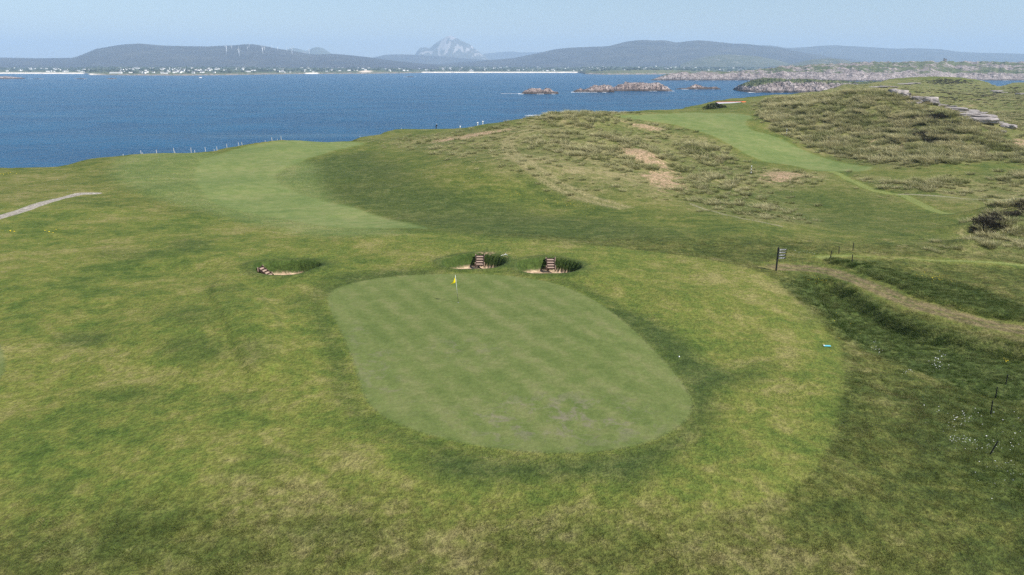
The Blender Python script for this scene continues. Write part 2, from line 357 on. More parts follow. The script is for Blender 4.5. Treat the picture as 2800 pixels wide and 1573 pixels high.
for p, w, a in (([(1800, 780), (1960, 830), (2060, 900), (2080, 1000), (2000, 1080), (1900, 1000), (1850, 880)], 2.5, 0.7), ([(1300, 1250), (1500, 1270), (1700, 1290), (1400, 1290), (1000, 1265), (900, 1235)], 1.5, 0.25),
                ([(2150, 930), (2230, 940), (2330, 1010), (2300, 1080), (2200, 1050)], 1.2, 0.9), ([(2250, 700), (2576, 690), (2600, 760), (2450, 750), (2350, 730)], 2.0, 0.8),
                ([(1680, 640), (1900, 640), (2000, 700), (2000, 760), (1850, 770), (1650, 720)], 3.0, 0.5), ([(1300, 350), (1500, 340), (1560, 400), (1500, 460), (1350, 430), (1290, 390)], 6, 0.8),
                ([(0, 430), (180, 430), (230, 480), (100, 500), (0, 530)], 3, 0.8), ([(100, 560), (300, 530), (420, 500), (380, 560), (200, 600)], 2, 0.5), ([(1000, 1050), (1300, 1120), (1100, 1110)], 1.5, 0.3), (ELL(330, 935, 110, 26), 1.0, .35), (ELL(700, 1085, 110, 26), 1.0, .4), (ELL(650, 1225, 130, 22), 1.0, .4), (ELL(520, 770, 60, 14), 1.0, .35), (ELL(330, 1170, 120, 22), 1.0, .35), (ELL(60, 1340, 90, 26), 1.0, .4), (ELL(760, 660, 90, 10), 1.0, .35), (ELL(1480, 970, 70, 26), 0.8, .3)):
    dry = np.maximum(dry, a * soft(sdf_poly(VW(p), 1), w))
sd_zone_dune = sdf_poly(VW([(930, 352), (1060, 340), (1300, 310), (1440, 275), (1560, 285), (1640, 300), (1740, 328), (1850, 380), (1900, 420), (2100, 445), (2250, 500), (2576, 520), (3000, 520), (3000, 180), (2200, 200), (1960, 235), (1880, 260), (1930, 300), (2000, 350), (2100, 400), (2260, 425), (2576, 400), (2700, 440), (2300, 460), (2150, 440), (1990, 480), (2050, 560), (1900, 555), (1700, 500), (1450, 500), (1280, 440), (1150, 400), (1050, 380)]), 0)
marram_poly = [([(1960, 250), (2150, 232), (2230, 228), (2330, 262), (2400, 300), (2500, 340), (2560, 380), (2500, 400), (2400, 420), (2250, 415), (2100, 390), (1990, 350), (1930, 320), (1900, 290)], 3.0, 1.0),
               ([(1430, 275), (1480, 280), (1540, 300), (1500, 330), (1420, 320), (1350, 312)], 3.0, 0.6), ([(1700, 360), (1790, 370), (1850, 405), (1800, 420), (1730, 400)], 2.5, 1.0),
               ([(1300, 345), (1500, 345), (1620, 360), (1720, 420), (1850, 440), (1980, 490), (1980, 560), (1870, 545), (1760, 510), (1690, 495), (1600, 450), (1500, 410), (1400, 380)], 4, 0.55),
               ([(2200, 470), (2300, 455), (2440, 460), (2500, 480), (2400, 490), (2260, 485)], 1.5, 0.7), ([(2480, 450), (2576, 430), (2700, 440), (2700, 500), (2560, 480)], 2, 0.7),
               ([(2400, 600), (2440, 560), (2520, 540), (2600, 520), (2700, 540), (2700, 660), (2500, 650), (2400, 640)], 2, 1.0), ([(2250, 610), (2380, 600), (2420, 640), (2300, 640)], 2, 0.5),
               ([(2290, 290), (2500, 330), (2600, 360), (2700, 400), (2576, 420), (2480, 390), (2330, 320)], 4, 0.6),
               ([(2260, 240), (2400, 225), (2576, 215), (2700, 230), (2700, 330), (2530, 320), (2400, 265)], 8, 0.35)]
tall = np.zeros(len(GX))
for p, w, a in marram_poly: tall = np.maximum(tall, a * soft(sdf_poly(VW(p), 1), w))
dune = np.maximum(soft(sd_zone_dune, 6.0), tall)
clear = sstep(0.0, 1.5, np.minimum.reduce([sd_fw1, sd_fw2, sd_mown, sd_gravel, sd_sandy, sd_green, sd_track + 0.3]))
tall *= clear; dune *= clear
rough = np.clip(1 - apr, 0, 1) * clear * np.where(GY > 72, 1 - 0.62 * sstep(72, 80, GY), 1)
purple = soft(sdf_poly(VW([(1150, 1040), (1350, 1000), (1560, 1010), (1650, 1060), (1560, 1100), (1400, 1110), (1200, 1085)]), 1), 2.5)
purple = np.maximum(purple, 0.5 * soft(sdf_poly(VW([(900, 800), (960, 850), (1000, 950), (1050, 1040), (960, 1020), (905, 960), (880, 860)]), 1), 1.0))
purple = np.maximum(purple, 0.55 * soft(sdf_poly(VW([(1080, 860), (1250, 850), (1240, 890), (1100, 900)]), 1), 1.5))

# ---- relief on top of the control surface
GZ = GZ0.copy()
GZ += (0.34 * fbm(GX / 10, GY / 10, 3, 5) + 0.55 * fbm(GX / 27, GY / 27, 2, 6) * np.clip((GY - 50) / 40, 0, 1)) * (1 - soft(sd_green - 2, 2)) * np.clip(GY / 40, 0.3, 1)
GZ += 0.55 * fbm(GX / 36, GY / 36, 4, 21) * dune
GZ += 0.30 * fbm(GX / 3.2, GY / 3.2, 3, 31) * np.maximum(tall, dune * 0.5) + 0.9 * fbm(GX / 7, GY / 9, 3, 33) * tall * np.clip((GY - 90) / 100, 0.2, 1)
GZ += (0.08 * fbm(GX / 1.1, GY / 1.1, 3, 41) + 0.06 * (ridged(GX / 0.55, GY / 0.8, 2, 47) - 0.7)) * rough * (GY < 80)
GZ += 0.30 * soft(sd_arc, 0.18) * sstep(0, 6, -sd_arc + 3)
terr = sdf_poly(VW([(2085, 660), (2150, 673), (2250, 716), (2350, 762), (2450, 792), (2600, 814), (2800, 850), (2800, 690), (2576, 675), (2200, 652), (2090, 645)]), 1)
GZ += 0.32 * soft(terr, 0.28) * (GX > 12)
low = sdf_poly(VW([(2040, 712), (2085, 700), (2140, 728), (2200, 772), (2300, 822), (2400, 852), (2600, 880), (2800, 910), (2800, 1060), (2500, 1010), (2250, 900), (2120, 820)]), 1)
GZ -= 0.75 * soft(low, 0.5) * (GX > 12)
GZ -= 0.06 * soft(sd_track, 0.3)
for (pu, pv, hh, rad, ex) in ((2490, 590, 1.9, 5.0, 2.4), (2545, 572, 1.6, 4.0, 2.2), (2560, 545, 2.2, 5.0, 2.2), (2440, 620, 0.6, 3.0, 1.6), (2402, 312, 2.2, 16, 1.1), (2395, 345, 2.0, 14, 1.1), (2330, 330, -1.4, 12, 1.0), (2345, 365, -1.2, 9, 1.0), (2180, 300, 1.0, 14, 1.2), (2060, 270, 1.0, 12, 1.4), (1540, 355, 0.8, 14, 1.5), (1450, 300, 1.2, 10, 1.5), (1650, 400, 0.8, 10, 1.0), (1770, 385, 1.0, 9, 1.2), (1830, 415, -0.6, 7, 1.2), (2330, 470, 0.5, 9, 2.0), (2540, 455, 1.0, 9, 1.6)):
    c = cast(GZ0, [pu * K], [pv * K])[0]
    d = np.sqrt(((GX - c[0]) / ex) ** 2 + ((GY - c[1])) ** 2); GZ += hh * np.exp(-(d / rad * 1.6) ** 2)
GZ -= 1.08 * (1 - sstep(-0.42, 0.0, sd_bk))                                    # pot bunkers
GZ += 0.10 * np.exp(-((sd_bk - 0.35) / 0.35) ** 2)

# ---- coast: the land falls to the sea outside this line
coast_px = [(-700, 480, 150), (-400, 470, 145), (0, 457, None, 13.5), (150, 456, None, 13.4), (250, 437, None, 13.6), (330, 427, None, 13.8), (400, 423, None, 14), (500, 421, None, 14), (600, 413, None, 14), (700, 392, None, 14.6), (780, 383, None, 14.8), (900, 386, None, 14.2), (975, 386, None, 13.6),
            (990, 384, 206), (1030, 376, 218), (1080, 360, 234), (1150, 357, 242), (1200, 357, 247), (1260, 347, 250), (1340, 338, 250), (1450, 320, 256), (1560, 308, 262), (1650, 310, 280), (1760, 306, 292), (1840, 303, 300), (1870, 302, 345), (1950, 292, 385), (2050, 280, 410), (2150, 268, 425), (2250, 258, 450), (2330, 247, 560), (2430, 224, 730), (2540, 216, 850), (2630, 221, 850), (2690, 236, 770), (2730, 242, 700), (2770, 240, 760), (2900, 240, 800), (3400, 238, 850)]
cl = []
for c in coast_px:
    p = at_y(c[0], c[1], c[2]) if c[2] else at_z(c[0], c[1], c[3]); cl.append((float(p[0]), float(p[1])))
cl = np.array(cl + [(700, 850), (1100, 850), (1100, -80), (-500, -80), (-400, 160)])
d = seg_dist(GX, GY, cl, True); sd_coast = np.where(inside(GX, GY, cl), -d, d) + 1.6 * fbm(GX / 7, GY / 7, 3, 77) * (GY > 120)
k = sstep(0.0, 1.0, sd_coast / (7 + 9 * (GY > 200)))
GZ = GZ * (1 - k) + (-5 + 2.0 * fbm(GX / 5, GY / 5, 3, 9)) * k
cliff = k * (1 - k) * 4

# ------------------------------------------------------------------ ground materials
def turf_material():
    m = M('turf'); pos = m.n('NewGeometry').outputs['Position']
    a = m.attr('mA'); b = m.attr('mB'); c = m.attr('mC'); e = m.attr('mD')
    sa = m.n('SeparateColor', {0: a.outputs['Color']}); sb = m.n('SeparateColor', {0: b.outputs['Color']})
    s_c = m.n('SeparateColor', {0: c.outputs['Color']}); s_e = m.n('SeparateColor', {0: e.outputs['Color']})
    sdg, sdf, lush_, dry_ = sa.outputs[0], sa.outputs[1], sa.outputs[2], a.outputs['Alpha']
    rough_, dune_, bare, sand = sb.outputs[0], sb.outputs[1], sb.outputs[2], b.outputs['Alpha']
    grav, mownp, track, purp = s_c.outputs[0], s_c.outputs[1], s_c.outputs[2], c.outputs['Alpha']
    tall_, cliff_, line_, rut_ = s_e.outputs[0], s_e.outputs[1], s_e.outputs[2], e.outputs['Alpha']
    st = lambda x, w=0.17: m.ss(x, 0.5 - w, 0.5 + w)
    n1 = m.noise(pos, 0.07, 5, 0.6); n2 = m.noise(pos, 0.42, 5, 0.6, 0.4); n3 = m.noise(pos, 3.1, 4, 0.6); n5 = m.noise(pos, 1.25, 5, 0.65, 0.6)
    s1, s2, s3, s5 = st(n1), st(n2), st(n3), st(n5)
    g1 = st(m.noise(pos, 7.0, 3, 0.6)); g2 = st(m.noise(pos, 24.0, 2, 0.6))
    mixn = m.math('ADD', m.math('MULTIPLY', s1, 0.34), m.math('ADD', m.math('MULTIPLY', s2, 0.36), m.math('MULTIPLY', s5, 0.30)))
    mixn = m.math('ADD', mixn, m.math('MULTIPLY', dry_, 0.16))
    apron_c = m.ramp(mixn, [(0.12, (0.050, 0.078, 0.015)), (0.38, (0.086, 0.110, 0.023)), (0.60, (0.118, 0.128, 0.030)), (0.90, (0.178, 0.162, 0.060))])
    rough_c = m.ramp(mixn, [(0.12, (0.032, 0.046, 0.011)), (0.38, (0.058, 0.072, 0.017)), (0.62, (0.090, 0.096, 0.026)), (0.95, (0.148, 0.132, 0.056))])
    dune_c = m.ramp(mixn, [(0.12, (0.050, 0.066, 0.017)), (0.38, (0.092, 0.102, 0.030)), (0.62, (0.134, 0.130, 0.049)), (0.92, (0.215, 0.182, 0.092))])
    lush_c = m.ramp(m.math('ADD', m.math('MULTIPLY', s2, 0.5), m.math('MULTIPLY', s5, 0.5)), [(0.1, (0.028, 0.044, 0.010)), (0.5, (0.044, 0.064, 0.016)), (0.9, (0.078, 0.094, 0.028))])
    col = m.mix(rough_, apron_c, rough_c)
    col = m.mix(dune_, col, dune_c)
    col = m.mix(m.math('MULTIPLY', lush_, m.ss(n2, 0.28, 0.5, 0.45, 1.0)), col, lush_c)
    # fairway and green: paler close-mown turf with faint mowing lanes
    lane = m.n('TexWave', {'Vector': m.n('Mapping', {'Vector': pos, 'Rotation': (0, 0, R(-30))}).outputs[0], 'Scale': 0.17, 'Distortion': 0.7, 'Detail': 2.0}, bands_direction='X').outputs['Fac']
    g_in = m.math('ADD', m.math('MULTIPLY', s2, 0.36), m.math('ADD', m.math('MULTIPLY', s5, 0.34), m.math('MULTIPLY', lane, 0.30)))
    green_c = m.ramp(g_in, [(0.10, (0.074, 0.100, 0.028)), (0.50, (0.096, 0.119, 0.037)), (0.90, (0.128, 0.137, 0.054))])
    ringn = m.ss(m.math('ABSOLUTE', m.math('ADD', sdg, 0.75)), 0.55, 0.3)
    green_c = m.mix(m.math('MULTIPLY', ringn, 0.35), green_c, (0.104, 0.126, 0.040))
    pp = m.math('MULTIPLY', purp, m.ss(m.noise(pos, 1.0, 5, 0.7, 0.5), 0.50, 0.64))
    green_c = m.mix(m.math('MULTIPLY', pp, 0.7), green_c, (0.150, 0.128, 0.098))
    fair_c = m.ramp(mixn, [(0.12, (0.086, 0.122, 0.036)), (0.48, (0.118, 0.148, 0.048)), (0.88, (0.160, 0.172, 0.068))])
    col = m.mix(m.math('MULTIPLY', tall_, 0.72), col, fair_c)
    edge = m.math('MULTIPLY', m.math('SUBTRACT', n3, 0.5), 0.5)
    col = m.mix(m.ss(m.math('ADD', sdf, m.math('MULTIPLY', edge, 2.0)), 0.6, -0.8), col, fair_c)
    col = m.mix(m.ss(m.math('ADD', mownp, edge), 0.14, -0.14), col, m.mix(0.7, fair_c, (0.165, 0.185, 0.055)))
    col = m.mix(m.ss(m.math('ADD', sdg, m.math('MULTIPLY', edge, 0.6)), 0.16, -0.16), col, green_c)
    # bare ground
    rutm = m.math('MULTIPLY', m.ss(m.math('ADD', rut_, edge), 0.6, -0.5), m.ss(n3, 0.3, 0.6))
    col = m.mix(m.math('MULTIPLY', rutm, 0.9), col, (0.220, 0.190, 0.096))
    trk = m.math('MULTIPLY', m.ss(m.math('ADD', track, m.math('MULTIPLY', edge, 1.4)), 0.45, -0.45), m.ss(m.noise(pos, 1.7, 5, 0.7, 1.0), 0.26, 0.48))
    trk = m.math('MULTIPLY', trk, m.ss(m.math('ADD', track, m.math('MULTIPLY', edge, 0.5)), -0.80, -1.15, 1.0, 0.35))
    col = m.mix(m.math('MULTIPLY', trk, 0.85), col, m.mix(s5, (0.070, 0.058, 0.028), (0.180, 0.135, 0.080)))
    bedge = m.math('ADD', bare, m.math('MULTIPLY', m.math('SUBTRACT', m.noise(pos, 0.40, 7, 0.8, 0.8), 0.5), 22.0))
    col = m.mix(m.math('MULTIPLY', m.ss(bedge, 0.6, -2.4), m.ss(n3, 0.36, 0.56)), col, m.mix(s5, (0.24, 0.16, 0.10), (0.38, 0.265, 0.18)))
    col = m.mix(m.math('MULTIPLY', m.ss(m.math('ADD', line_, m.math('MULTIPLY', edge, 0.7)), 0.2, -0.1), 0.7), col, (0.22, 0.20, 0.14))
    col = m.mix(m.ss(m.math('ADD', grav, m.math('MULTIPLY', edge, 0.5)), 0.12, -0.12), col, m.mix(s3, (0.20, 0.175, 0.145), (0.33, 0.30, 0.26)))
    col = m.mix(m.ss(m.math('ADD', sand, m.math('MULTIPLY', edge, 0.15)), 0.50, 0.36), col, m.mix(s5, (0.026, 0.046, 0.010), (0.050, 0.074, 0.018)))
    col = m.mix(m.ss(m.math('ADD', sand, m.math('MULTIPLY', edge, 0.4)), 0.1, -0.1), col, m.mix(s3, (0.36, 0.26, 0.175), (0.46, 0.35, 0.25)))
    col = m.mix(m.math('MULTIPLY', cliff_, m.ss(n5, 0.4, 0.55)), col, m.mix(n3, (0.16, 0.13, 0.11), (0.38, 0.31, 0.26)))
    # grain of single tufts
    closem = m.ss(sdg, 0.0, -0.2); closem = m.math('MAXIMUM', closem, m.ss(sdf, 0.2, -0.3))
    amp = m.math('ADD', m.math('SUBTRACT', 0.75, m.math('MULTIPLY', closem, 0.40)), m.math('MULTIPLY', m.math('MAXIMUM', rough_, dune_), 0.40))
    gr = m.math('ADD', m.math('MULTIPLY', m.math('SUBTRACT', g1, 0.5), 0.42), m.math('ADD', m.math('MULTIPLY', m.math('SUBTRACT', g2, 0.5), 0.40), m.math('MULTIPLY', m.math('SUBTRACT', s3, 0.5), 0.42)))
    k_ = m.math('MULTIPLY', m.math('MAXIMUM', m.math('ADD', 1.0, m.math('MULTIPLY', gr, amp)), 0.3), 1.22)
    hsv = m.n('HueSaturation', {'Color': col, 'Value': k_, 'Saturation': 1.03})
    h = m.math('ADD', m.math('MULTIPLY', g1, 0.45), m.math('ADD', m.math('MULTIPLY', s3, 0.8), m.math('MULTIPLY', g2, 0.15)))
    bs = m.math('SUBTRACT', 0.75, m.math('MULTIPLY', closem, 0.55))
    nb = m.n('Bump', {'Height': h, 'Strength': bs, 'Distance': 0.07}).outputs[0]
    m.bsdf(hsv.outputs[0], 0.9, 0.15, nb)
    return m.m
TURF = turf_material()

tallm = tall * sstep(-0.2, 0.35, fbm(GX / 6, GY / 6, 3, 61) + 0.15)
rut_att = np.minimum(ruts, 6)
attrA = np.stack([sd_green.clip(-9, 9), np.minimum(np.minimum(sd_fw1, sd_fw2), 9), lush, dry], -1)
sd_g_all = np.minimum(sd_green, sd_green2); attrA[:, 0] = sd_g_all.clip(-9, 9)
attrB = np.stack([rough, dune, np.minimum(sd_bare, 9), np.minimum(sd_bk + 0.36, 9)], -1)
attrC = np.stack([np.minimum(sd_gravel, 9), np.minimum(sd_mown, 9), np.minimum(sd_track, 9), purple], -1)
attrD = np.stack([soft(sd_semi, 2.5), np.clip(cliff, 0, 1), np.minimum(np.minimum(sd_line, sd_sandy), 9), rut_att], -1)

# ---- split the one surface along the outlines so that green, fairways, paths are objects of their own
idx = np.arange(NR * NS).reshape(NR, NS)
a0, b0, c0, d0 = idx[:-1, :-1].ravel(), idx[:-1, 1:].ravel(), idx[1:, 1:].ravel(), idx[1:, :-1].ravel()
T = np.concatenate([np.stack([a0, b0, c0], -1), np.stack([a0, c0, d0], -1)])
zt = GZ[T].max(1); T = T[zt > -2.5]
SDS = {'g1': sd_green, 'g2': sd_green2, 'f1': sd_fw1, 'f2': sd_fw2, 'gr': sd_gravel, 'sn': sd_sandy, 'mo': sd_mown, 'tr': sd_track,
       'k0': None, 'k1': None, 'k2': None}
for i, (c, a, b) in enumerate(BK):
    SDS['k%d' % i] = np.where((np.abs(GX - c[0]) < 3.3) & (np.abs(GY - c[1]) < 3.2), sd_bk + 0.36, 5.0)
keys = list(SDS)
DATA = np.concatenate([np.stack([GX, GY, GZ], -1), attrA, attrB, attrC, attrD, np.stack([SDS[q] for q in keys], -1)], 1)
def split(T, ki):
    global DATA
    col = 3 + 16 + ki; s = DATA[:, col]; t = s[T]; neg = (t < 0).sum(1)
    ins = [T[neg == 3]]; outs = [T[neg == 0]]
    for lone_neg in (True, False):
        Q = T[neg == (1 if lone_neg else 2)]
        if not len(Q): continue
        m = (s[Q] < 0) if lone_neg else (s[Q] >= 0); r = m.argmax(1)
        ar = np.arange(len(Q)); a = Q[ar, r]; b = Q[ar, (r + 1) % 3]; c = Q[ar, (r + 2) % 3]
        e = np.sort(np.concatenate([np.stack([a, b], -1), np.stack([a, c], -1)]), axis=1)
        ue, inv = np.unique(e, axis=0, return_inverse=True); inv = inv.ravel()
        f = s[ue[:, 0]] / (s[ue[:, 0]] - s[ue[:, 1]]); new = DATA[ue[:, 0]] * (1 - f)[:, None] + DATA[ue[:, 1]] * f[:, None]
        base = len(DATA); DATA = np.concatenate([DATA, new]); s = DATA[:, col]
        ab = base + inv[:len(Q)]; ac = base + inv[len(Q):]
        lone = [np.stack([a, ab, ac], -1)]; rest = [np.stack([ab, b, c], -1), np.stack([ab, c, ac], -1)]
        (ins if lone_neg else outs).extend(lone); (outs if lone_neg else ins).extend(rest)
    return np.concatenate(ins), np.concatenate(outs)
def emit(name, T):
    u, inv = np.unique(T, return_inverse=True); D = DATA[u]
    o = mesh_np(name, D[:, :3], inv.reshape(T.shape), TURF, True, {'mA': D[:, 3:7], 'mB': D[:, 7:11], 'mC': D[:, 11:15], 'mD': D[:, 15:19]})
    return tag(o, kind='structure')
names = {'g1': 'putting_green', 'g2': 'putting_green', 'f1': 'fairway', 'f2': 'fairway', 'gr': 'gravel_path', 'sn': 'sandy_path', 'mo': 'mown_path', 'tr': 'dirt_track', 'k0': 'bunker_sand', 'k1': 'bunker_sand', 'k2': 'bunker_sand'}
labs = {'g1': 'large oval putting green with the yellow flag', 'g2': 'edge of a second pale putting green at the left border', 'f1': 'pale mown fairway curving towards the cliff edge', 'f2': 'pale mown fairway between the two dunes',
        'gr': 'grey gravel path at the left', 'sn': 'thin sandy path crossing the hollow', 'mo': 'narrow bright green mown walking paths', 'tr': 'worn brown dirt track past the signpost',
        'k0': 'sand floor of the left pot bunker', 'k1': 'sand floor of the middle pot bunker', 'k2': 'sand floor of the right pot bunker'}
for i, q in enumerate(keys):
    ins, T = split(T, i)
    if len(ins): tag(emit(names[q], ins), labs[q])
tag(emit('ground', T), 'rolling coastal links grassland with dunes and rough')

def ground(u, v): return cast(GZ, [u], [v])[0]
def gz(x, y): return float(lookup(GZ, x, y))

# ------------------------------------------------------------------ sea
def sea_material():
    m = M('sea_water'); pos = m.n('NewGeometry').outputs['Position']
    mp = m.n('Mapping', {'Vector': pos, 'Rotation': (0, 0, R(12)), 'Scale': (0.75, 1.0, 1.0)}).outputs[0]
    w1 = m.noise(mp, 0.24, 5, 0.62, 0.6); w2 = m.noise(mp, 1.1, 4, 0.6, 0.3); w3 = m.noise(mp, 0.022, 3, 0.5, 0.5)
    slick = m.noise(m.n('Mapping', {'Vector': pos, 'Rotation': (0, 0, R(-9)), 'Scale': (0.1, 1.0, 1.0)}).outputs[0], 0.016, 4, 0.6, 0.9)
    h = m.math('ADD', m.math('MULTIPLY', w1, 1.0), m.math('ADD', m.math('MULTIPLY', w2, 0.30), m.math('MULTIPLY', w3, 2.0)))
    nb = m.n('Bump', {'Height': h, 'Strength': 1.0, 'Distance': 3.2}).outputs[0]
    deep = m.mix(m.ss(w3, 0.35, 0.65), (0.001, 0.062, 0.152), (0.002, 0.084, 0.188))
    deep = m.mix(m.ss(slick, 0.57, 0.68, 0.0, 0.55), deep, (0.050, 0.120, 0.190))
    m.bsdf(deep, 0.22, 0.13, nb, IOR=1.33)
    return m.m
SEA = sea_material()
sea = mesh_np('sea', [(-26000, -900, 0), (26000, -900, 0), (26000, 24000, 0), (-26000, 24000, 0)], [(0, 1, 2, 3)], SEA)
tag(sea, 'wide blue bay with small wind waves', kind='structure')

# ------------------------------------------------------------------ far shore, hills, mountains
def slope_at(v): return float(ray(CX, v)[1])
def heath_material(name, c1, c2, c3, scale, rock=None, rock_amt=0.5):
    m = M(name); pos = m.n('NewGeometry').outputs['Position']
    n1 = m.noise(pos, scale, 6, 0.62, 0.4); n2 = m.noise(pos, scale * 7, 4, 0.6)
    f = m.math('ADD', m.math('MULTIPLY', n1, 0.65), m.math('MULTIPLY', n2, 0.35))
    col = m.ramp(f, [(0.36, c1), (0.5, c2), (0.64, c3)])
    if rock:
        rk = m.attr('rock').outputs['Fac']
        col = m.mix(m.ss(m.math('ADD', rk, m.math('MULTIPLY', m.math('SUBTRACT', n2, 0.5), 0.9)), 0.42, 0.62), col, m.mix(n2, tuple(x * 0.75 for x in rock), tuple(min(1, x * 1.2) for x in rock)))
    m.bsdf(col, 0.95, 0.1, m.bump(n2, 0.5, 0.25 / scale * 0.1)); return m.m
HEATH_HAZED = heath_material('heather_hill_hazed', (0.030, 0.034, 0.044), (0.050, 0.052, 0.058), (0.084, 0.082, 0.078), 0.004)  # heather tones shifted blue, part of the haze put into the colour
QUARTZ = heath_material('quartzite_mountain', (0.070, 0.070, 0.050), (0.10, 0.095, 0.07), (0.14, 0.13, 0.10), 0.004, rock=(0.40, 0.37, 0.35))
ROCKY = heath_material('rocky_knoll', (0.055, 0.065, 0.035), (0.085, 0.09, 0.05), (0.13, 0.125, 0.085), 0.01, rock=(0.30, 0.28, 0.26))

def hill(name, D, W, sky_px, mat, label, amp=6.0, du=5.0, nt=46, seed=1, rockfn=None, base=20.0, skew=1.0):
    us = np.arange(sky_px[0][0], sky_px[-1][0] + du, du)
    vs = np.interp(us, [p[0] for p in sky_px], [p[1] for p in sky_px])
    ker = np.array([1, 2, 3, 2, 1.0]); ker /= ker.sum()
    vs = np.convolve(np.pad(vs, 2, mode='edge'), ker, 'valid') - 0.2
    rx, rz = ray(us, vs); H = CAM_Z + rz * D
    ts = np.linspace(-1, 0.45, nt)
    U, Tt = np.meshgrid(np.arange(len(us)), ts)
    Y = D + W * Tt; X = rx[U] * Y
    g = np.where(Tt < 0, 0.5 + 0.5 * np.cos(np.pi * np.clip(np.abs(Tt), 0, 1) ** skew), 0.5 + 0.5 * np.cos(np.pi * np.clip(Tt, 0, 1)))
    Z = base + (H[U] - base) * g
    wob = fbm(X / (W * 0.22), Y / (W * 0.22), 5, seed)
    Z = Z + amp * wob * (1 - g ** 6) * 2.2
    ids = np.arange(U.size).reshape(U.shape)
    F = np.stack([ids[:-1, :-1].ravel(), ids[:-1, 1:].ravel(), ids[1:, 1:].ravel(), ids[1:, :-1].ravel()], -1)
    at = {}
    if rockfn is not None: at['rock'] = rockfn(X, Y, Z, g).ravel()
    o = mesh_np(name, np.stack([X, Y, Z], -1).reshape(-1, 3), F, mat, True, at)
    tag(o, label, kind='structure')
    o_ = dict(us=us, rx=rx, H=H, ts=ts, X=X, Y=Y, Z=Z); return o_
def on_hill(h, u, v):
    k = int(np.argmin(np.abs(h['us'] - u))); Yc = h['Y'][:, k]; Zc = h['Z'][:, k]
    vis = (Zc - CAM_Z) / Yc; run = -1e9; tgt = float(ray(u, v)[1])
    for i in range(len(Yc) - 1):
        if vis[i] <= tgt <= vis[i + 1]:
            f = (tgt - vis[i]) / (vis[i + 1] - vis[i] + 1e-12); Y = Yc[i] + f * (Yc[i + 1] - Yc[i])
            return float(ray(u, v)[0]) * Y, Y, Zc[i] + f * (Zc[i + 1] - Zc[i])
    i = int(np.argmax(vis)); Y = Yc[i]; return float(ray(u, v)[0]) * Y, Y, Zc[i]

hA = hill('hill', 7600, 2100, [(-700, 162), (-300, 160), (0, 158), (60, 159), (100, 160), (200, 159), (230, 148), (260, 135), (300, 128), (340, 122), (385, 120), (440, 125), (500, 127), (570, 128), (600, 126), (640, 125), (665, 122), (690, 121.5), (720, 126), (760, 134), (800, 140), (840, 147), (860, 150), (910, 148), (950, 151), (1000, 156), (1050, 163), (1100, 169), (1200, 178)], HEATH_HAZED, 'long heather hill with the wind turbines', 5, seed=3)
hill('mountain', 13200, 1500, [(740, 152), (770, 141), (800, 131), (825, 136), (838, 141), (850, 134), (866, 128), (885, 133), (905, 147), (925, 153), (960, 165)], ROCKY, 'two faint far peaks behind the turbine hill', 10, 4, seed=5, rockfn=lambda X, Y, Z, g: 0.25 + 0.5 * fbm(X / 300, Y / 300, 4, 3))
def errigal_rock(X, Y, Z, g):
    streak = ridged(X / 170, Y / 900, 4, 8)
    return sstep(170, 420, Z) * 0.42 + 2.4 * (streak - 0.70)
hill('mountain', 15000, 2000, [(1120, 168), (1135, 150), (1142, 137), (1150, 130), (1165, 130), (1175, 133), (1185, 123), (1205, 110), (1220, 101), (1230, 97), (1242, 101), (1262, 112), (1285, 122), (1305, 138), (1320, 150), (1335, 160), (1360, 170)], QUARTZ, 'pale cone shaped quartzite mountain, highest on the skyline', 22, 2.5, 70, 8, errigal_rock, skew=0.8)
hill('hill', 11500, 1600, [(900, 172), (960, 163), (1020, 158), (1055, 150), (1100, 149), (1140, 151), (1200, 154), (1260, 159), (1330, 164), (1420, 168)], HEATH_HAZED, 'low blue ridge in front of the cone shaped mountain', 5, seed=9)
hill('hill', 17500, 1800, [(1280, 160), (1320, 148), (1350, 144.5), (1395, 141), (1430, 144), (1470, 143), (1510, 142), (1600, 150)], HEATH_HAZED, 'faintest blue ridge right of the cone shaped mountain', 6, seed=10)
hill('hill', 8800, 2400, [(1120, 179), (1200, 176), (1300, 168), (1400, 160), (1440, 152), (1480, 144), (1520, 135), (1560, 131), (1640, 128), (1665, 127), (1710, 115), (1740, 111), (1765, 110), (1790, 112), (1810, 110.5), (1830, 113), (1850, 118), (1875, 114), (1905, 111), (1940, 113), (2000, 120), (2040, 121), (2080, 126), (2130, 131), (2200, 145), (2300, 160), (2400, 170)], HEATH_HAZED, 'broad double topped heather hill right of centre', 9, seed=12)
hill('hill', 12000, 2500, [(2000, 150), (2040, 128), (2080, 124.5), (2110, 125), (2150, 132), (2200, 130), (2250, 125.5), (2280, 124.5), (2330, 127), (2400, 131), (2450, 134), (2510, 132.5), (2570, 135), (2620, 142), (2680, 145), (2740, 146), (2800, 148), (3000, 152), (3400, 158)], HEATH_HAZED, 'long low blue ridge at the right of the skyline', 8, seed=14)
hill('hill', 6900, 900, [(1860, 177), (1890, 166), (1920, 157), (1960, 151), (1990, 149), (2060, 153), (2110, 161), (2150, 172), (2180, 178)], ROCKY, 'rocky knoll on the front of the broad hill', 9, 4, seed=15, rockfn=lambda X, Y, Z, g: 0.25 + 0.6 * fbm(X / 120, Y / 120, 4, 4), base=30)
hill('hill', 5600, 500, [(2140, 180), (2180, 172), (2220, 163), (2270, 160), (2310, 164), (2345, 174), (2380, 180)], ROCKY, 'small grey knoll behind the rocky headland', 5, 4, seed=16, rockfn=lambda X, Y, Z, g: 0.3 + 0.6 * fbm(X / 90, Y / 90, 4, 6), base=30)

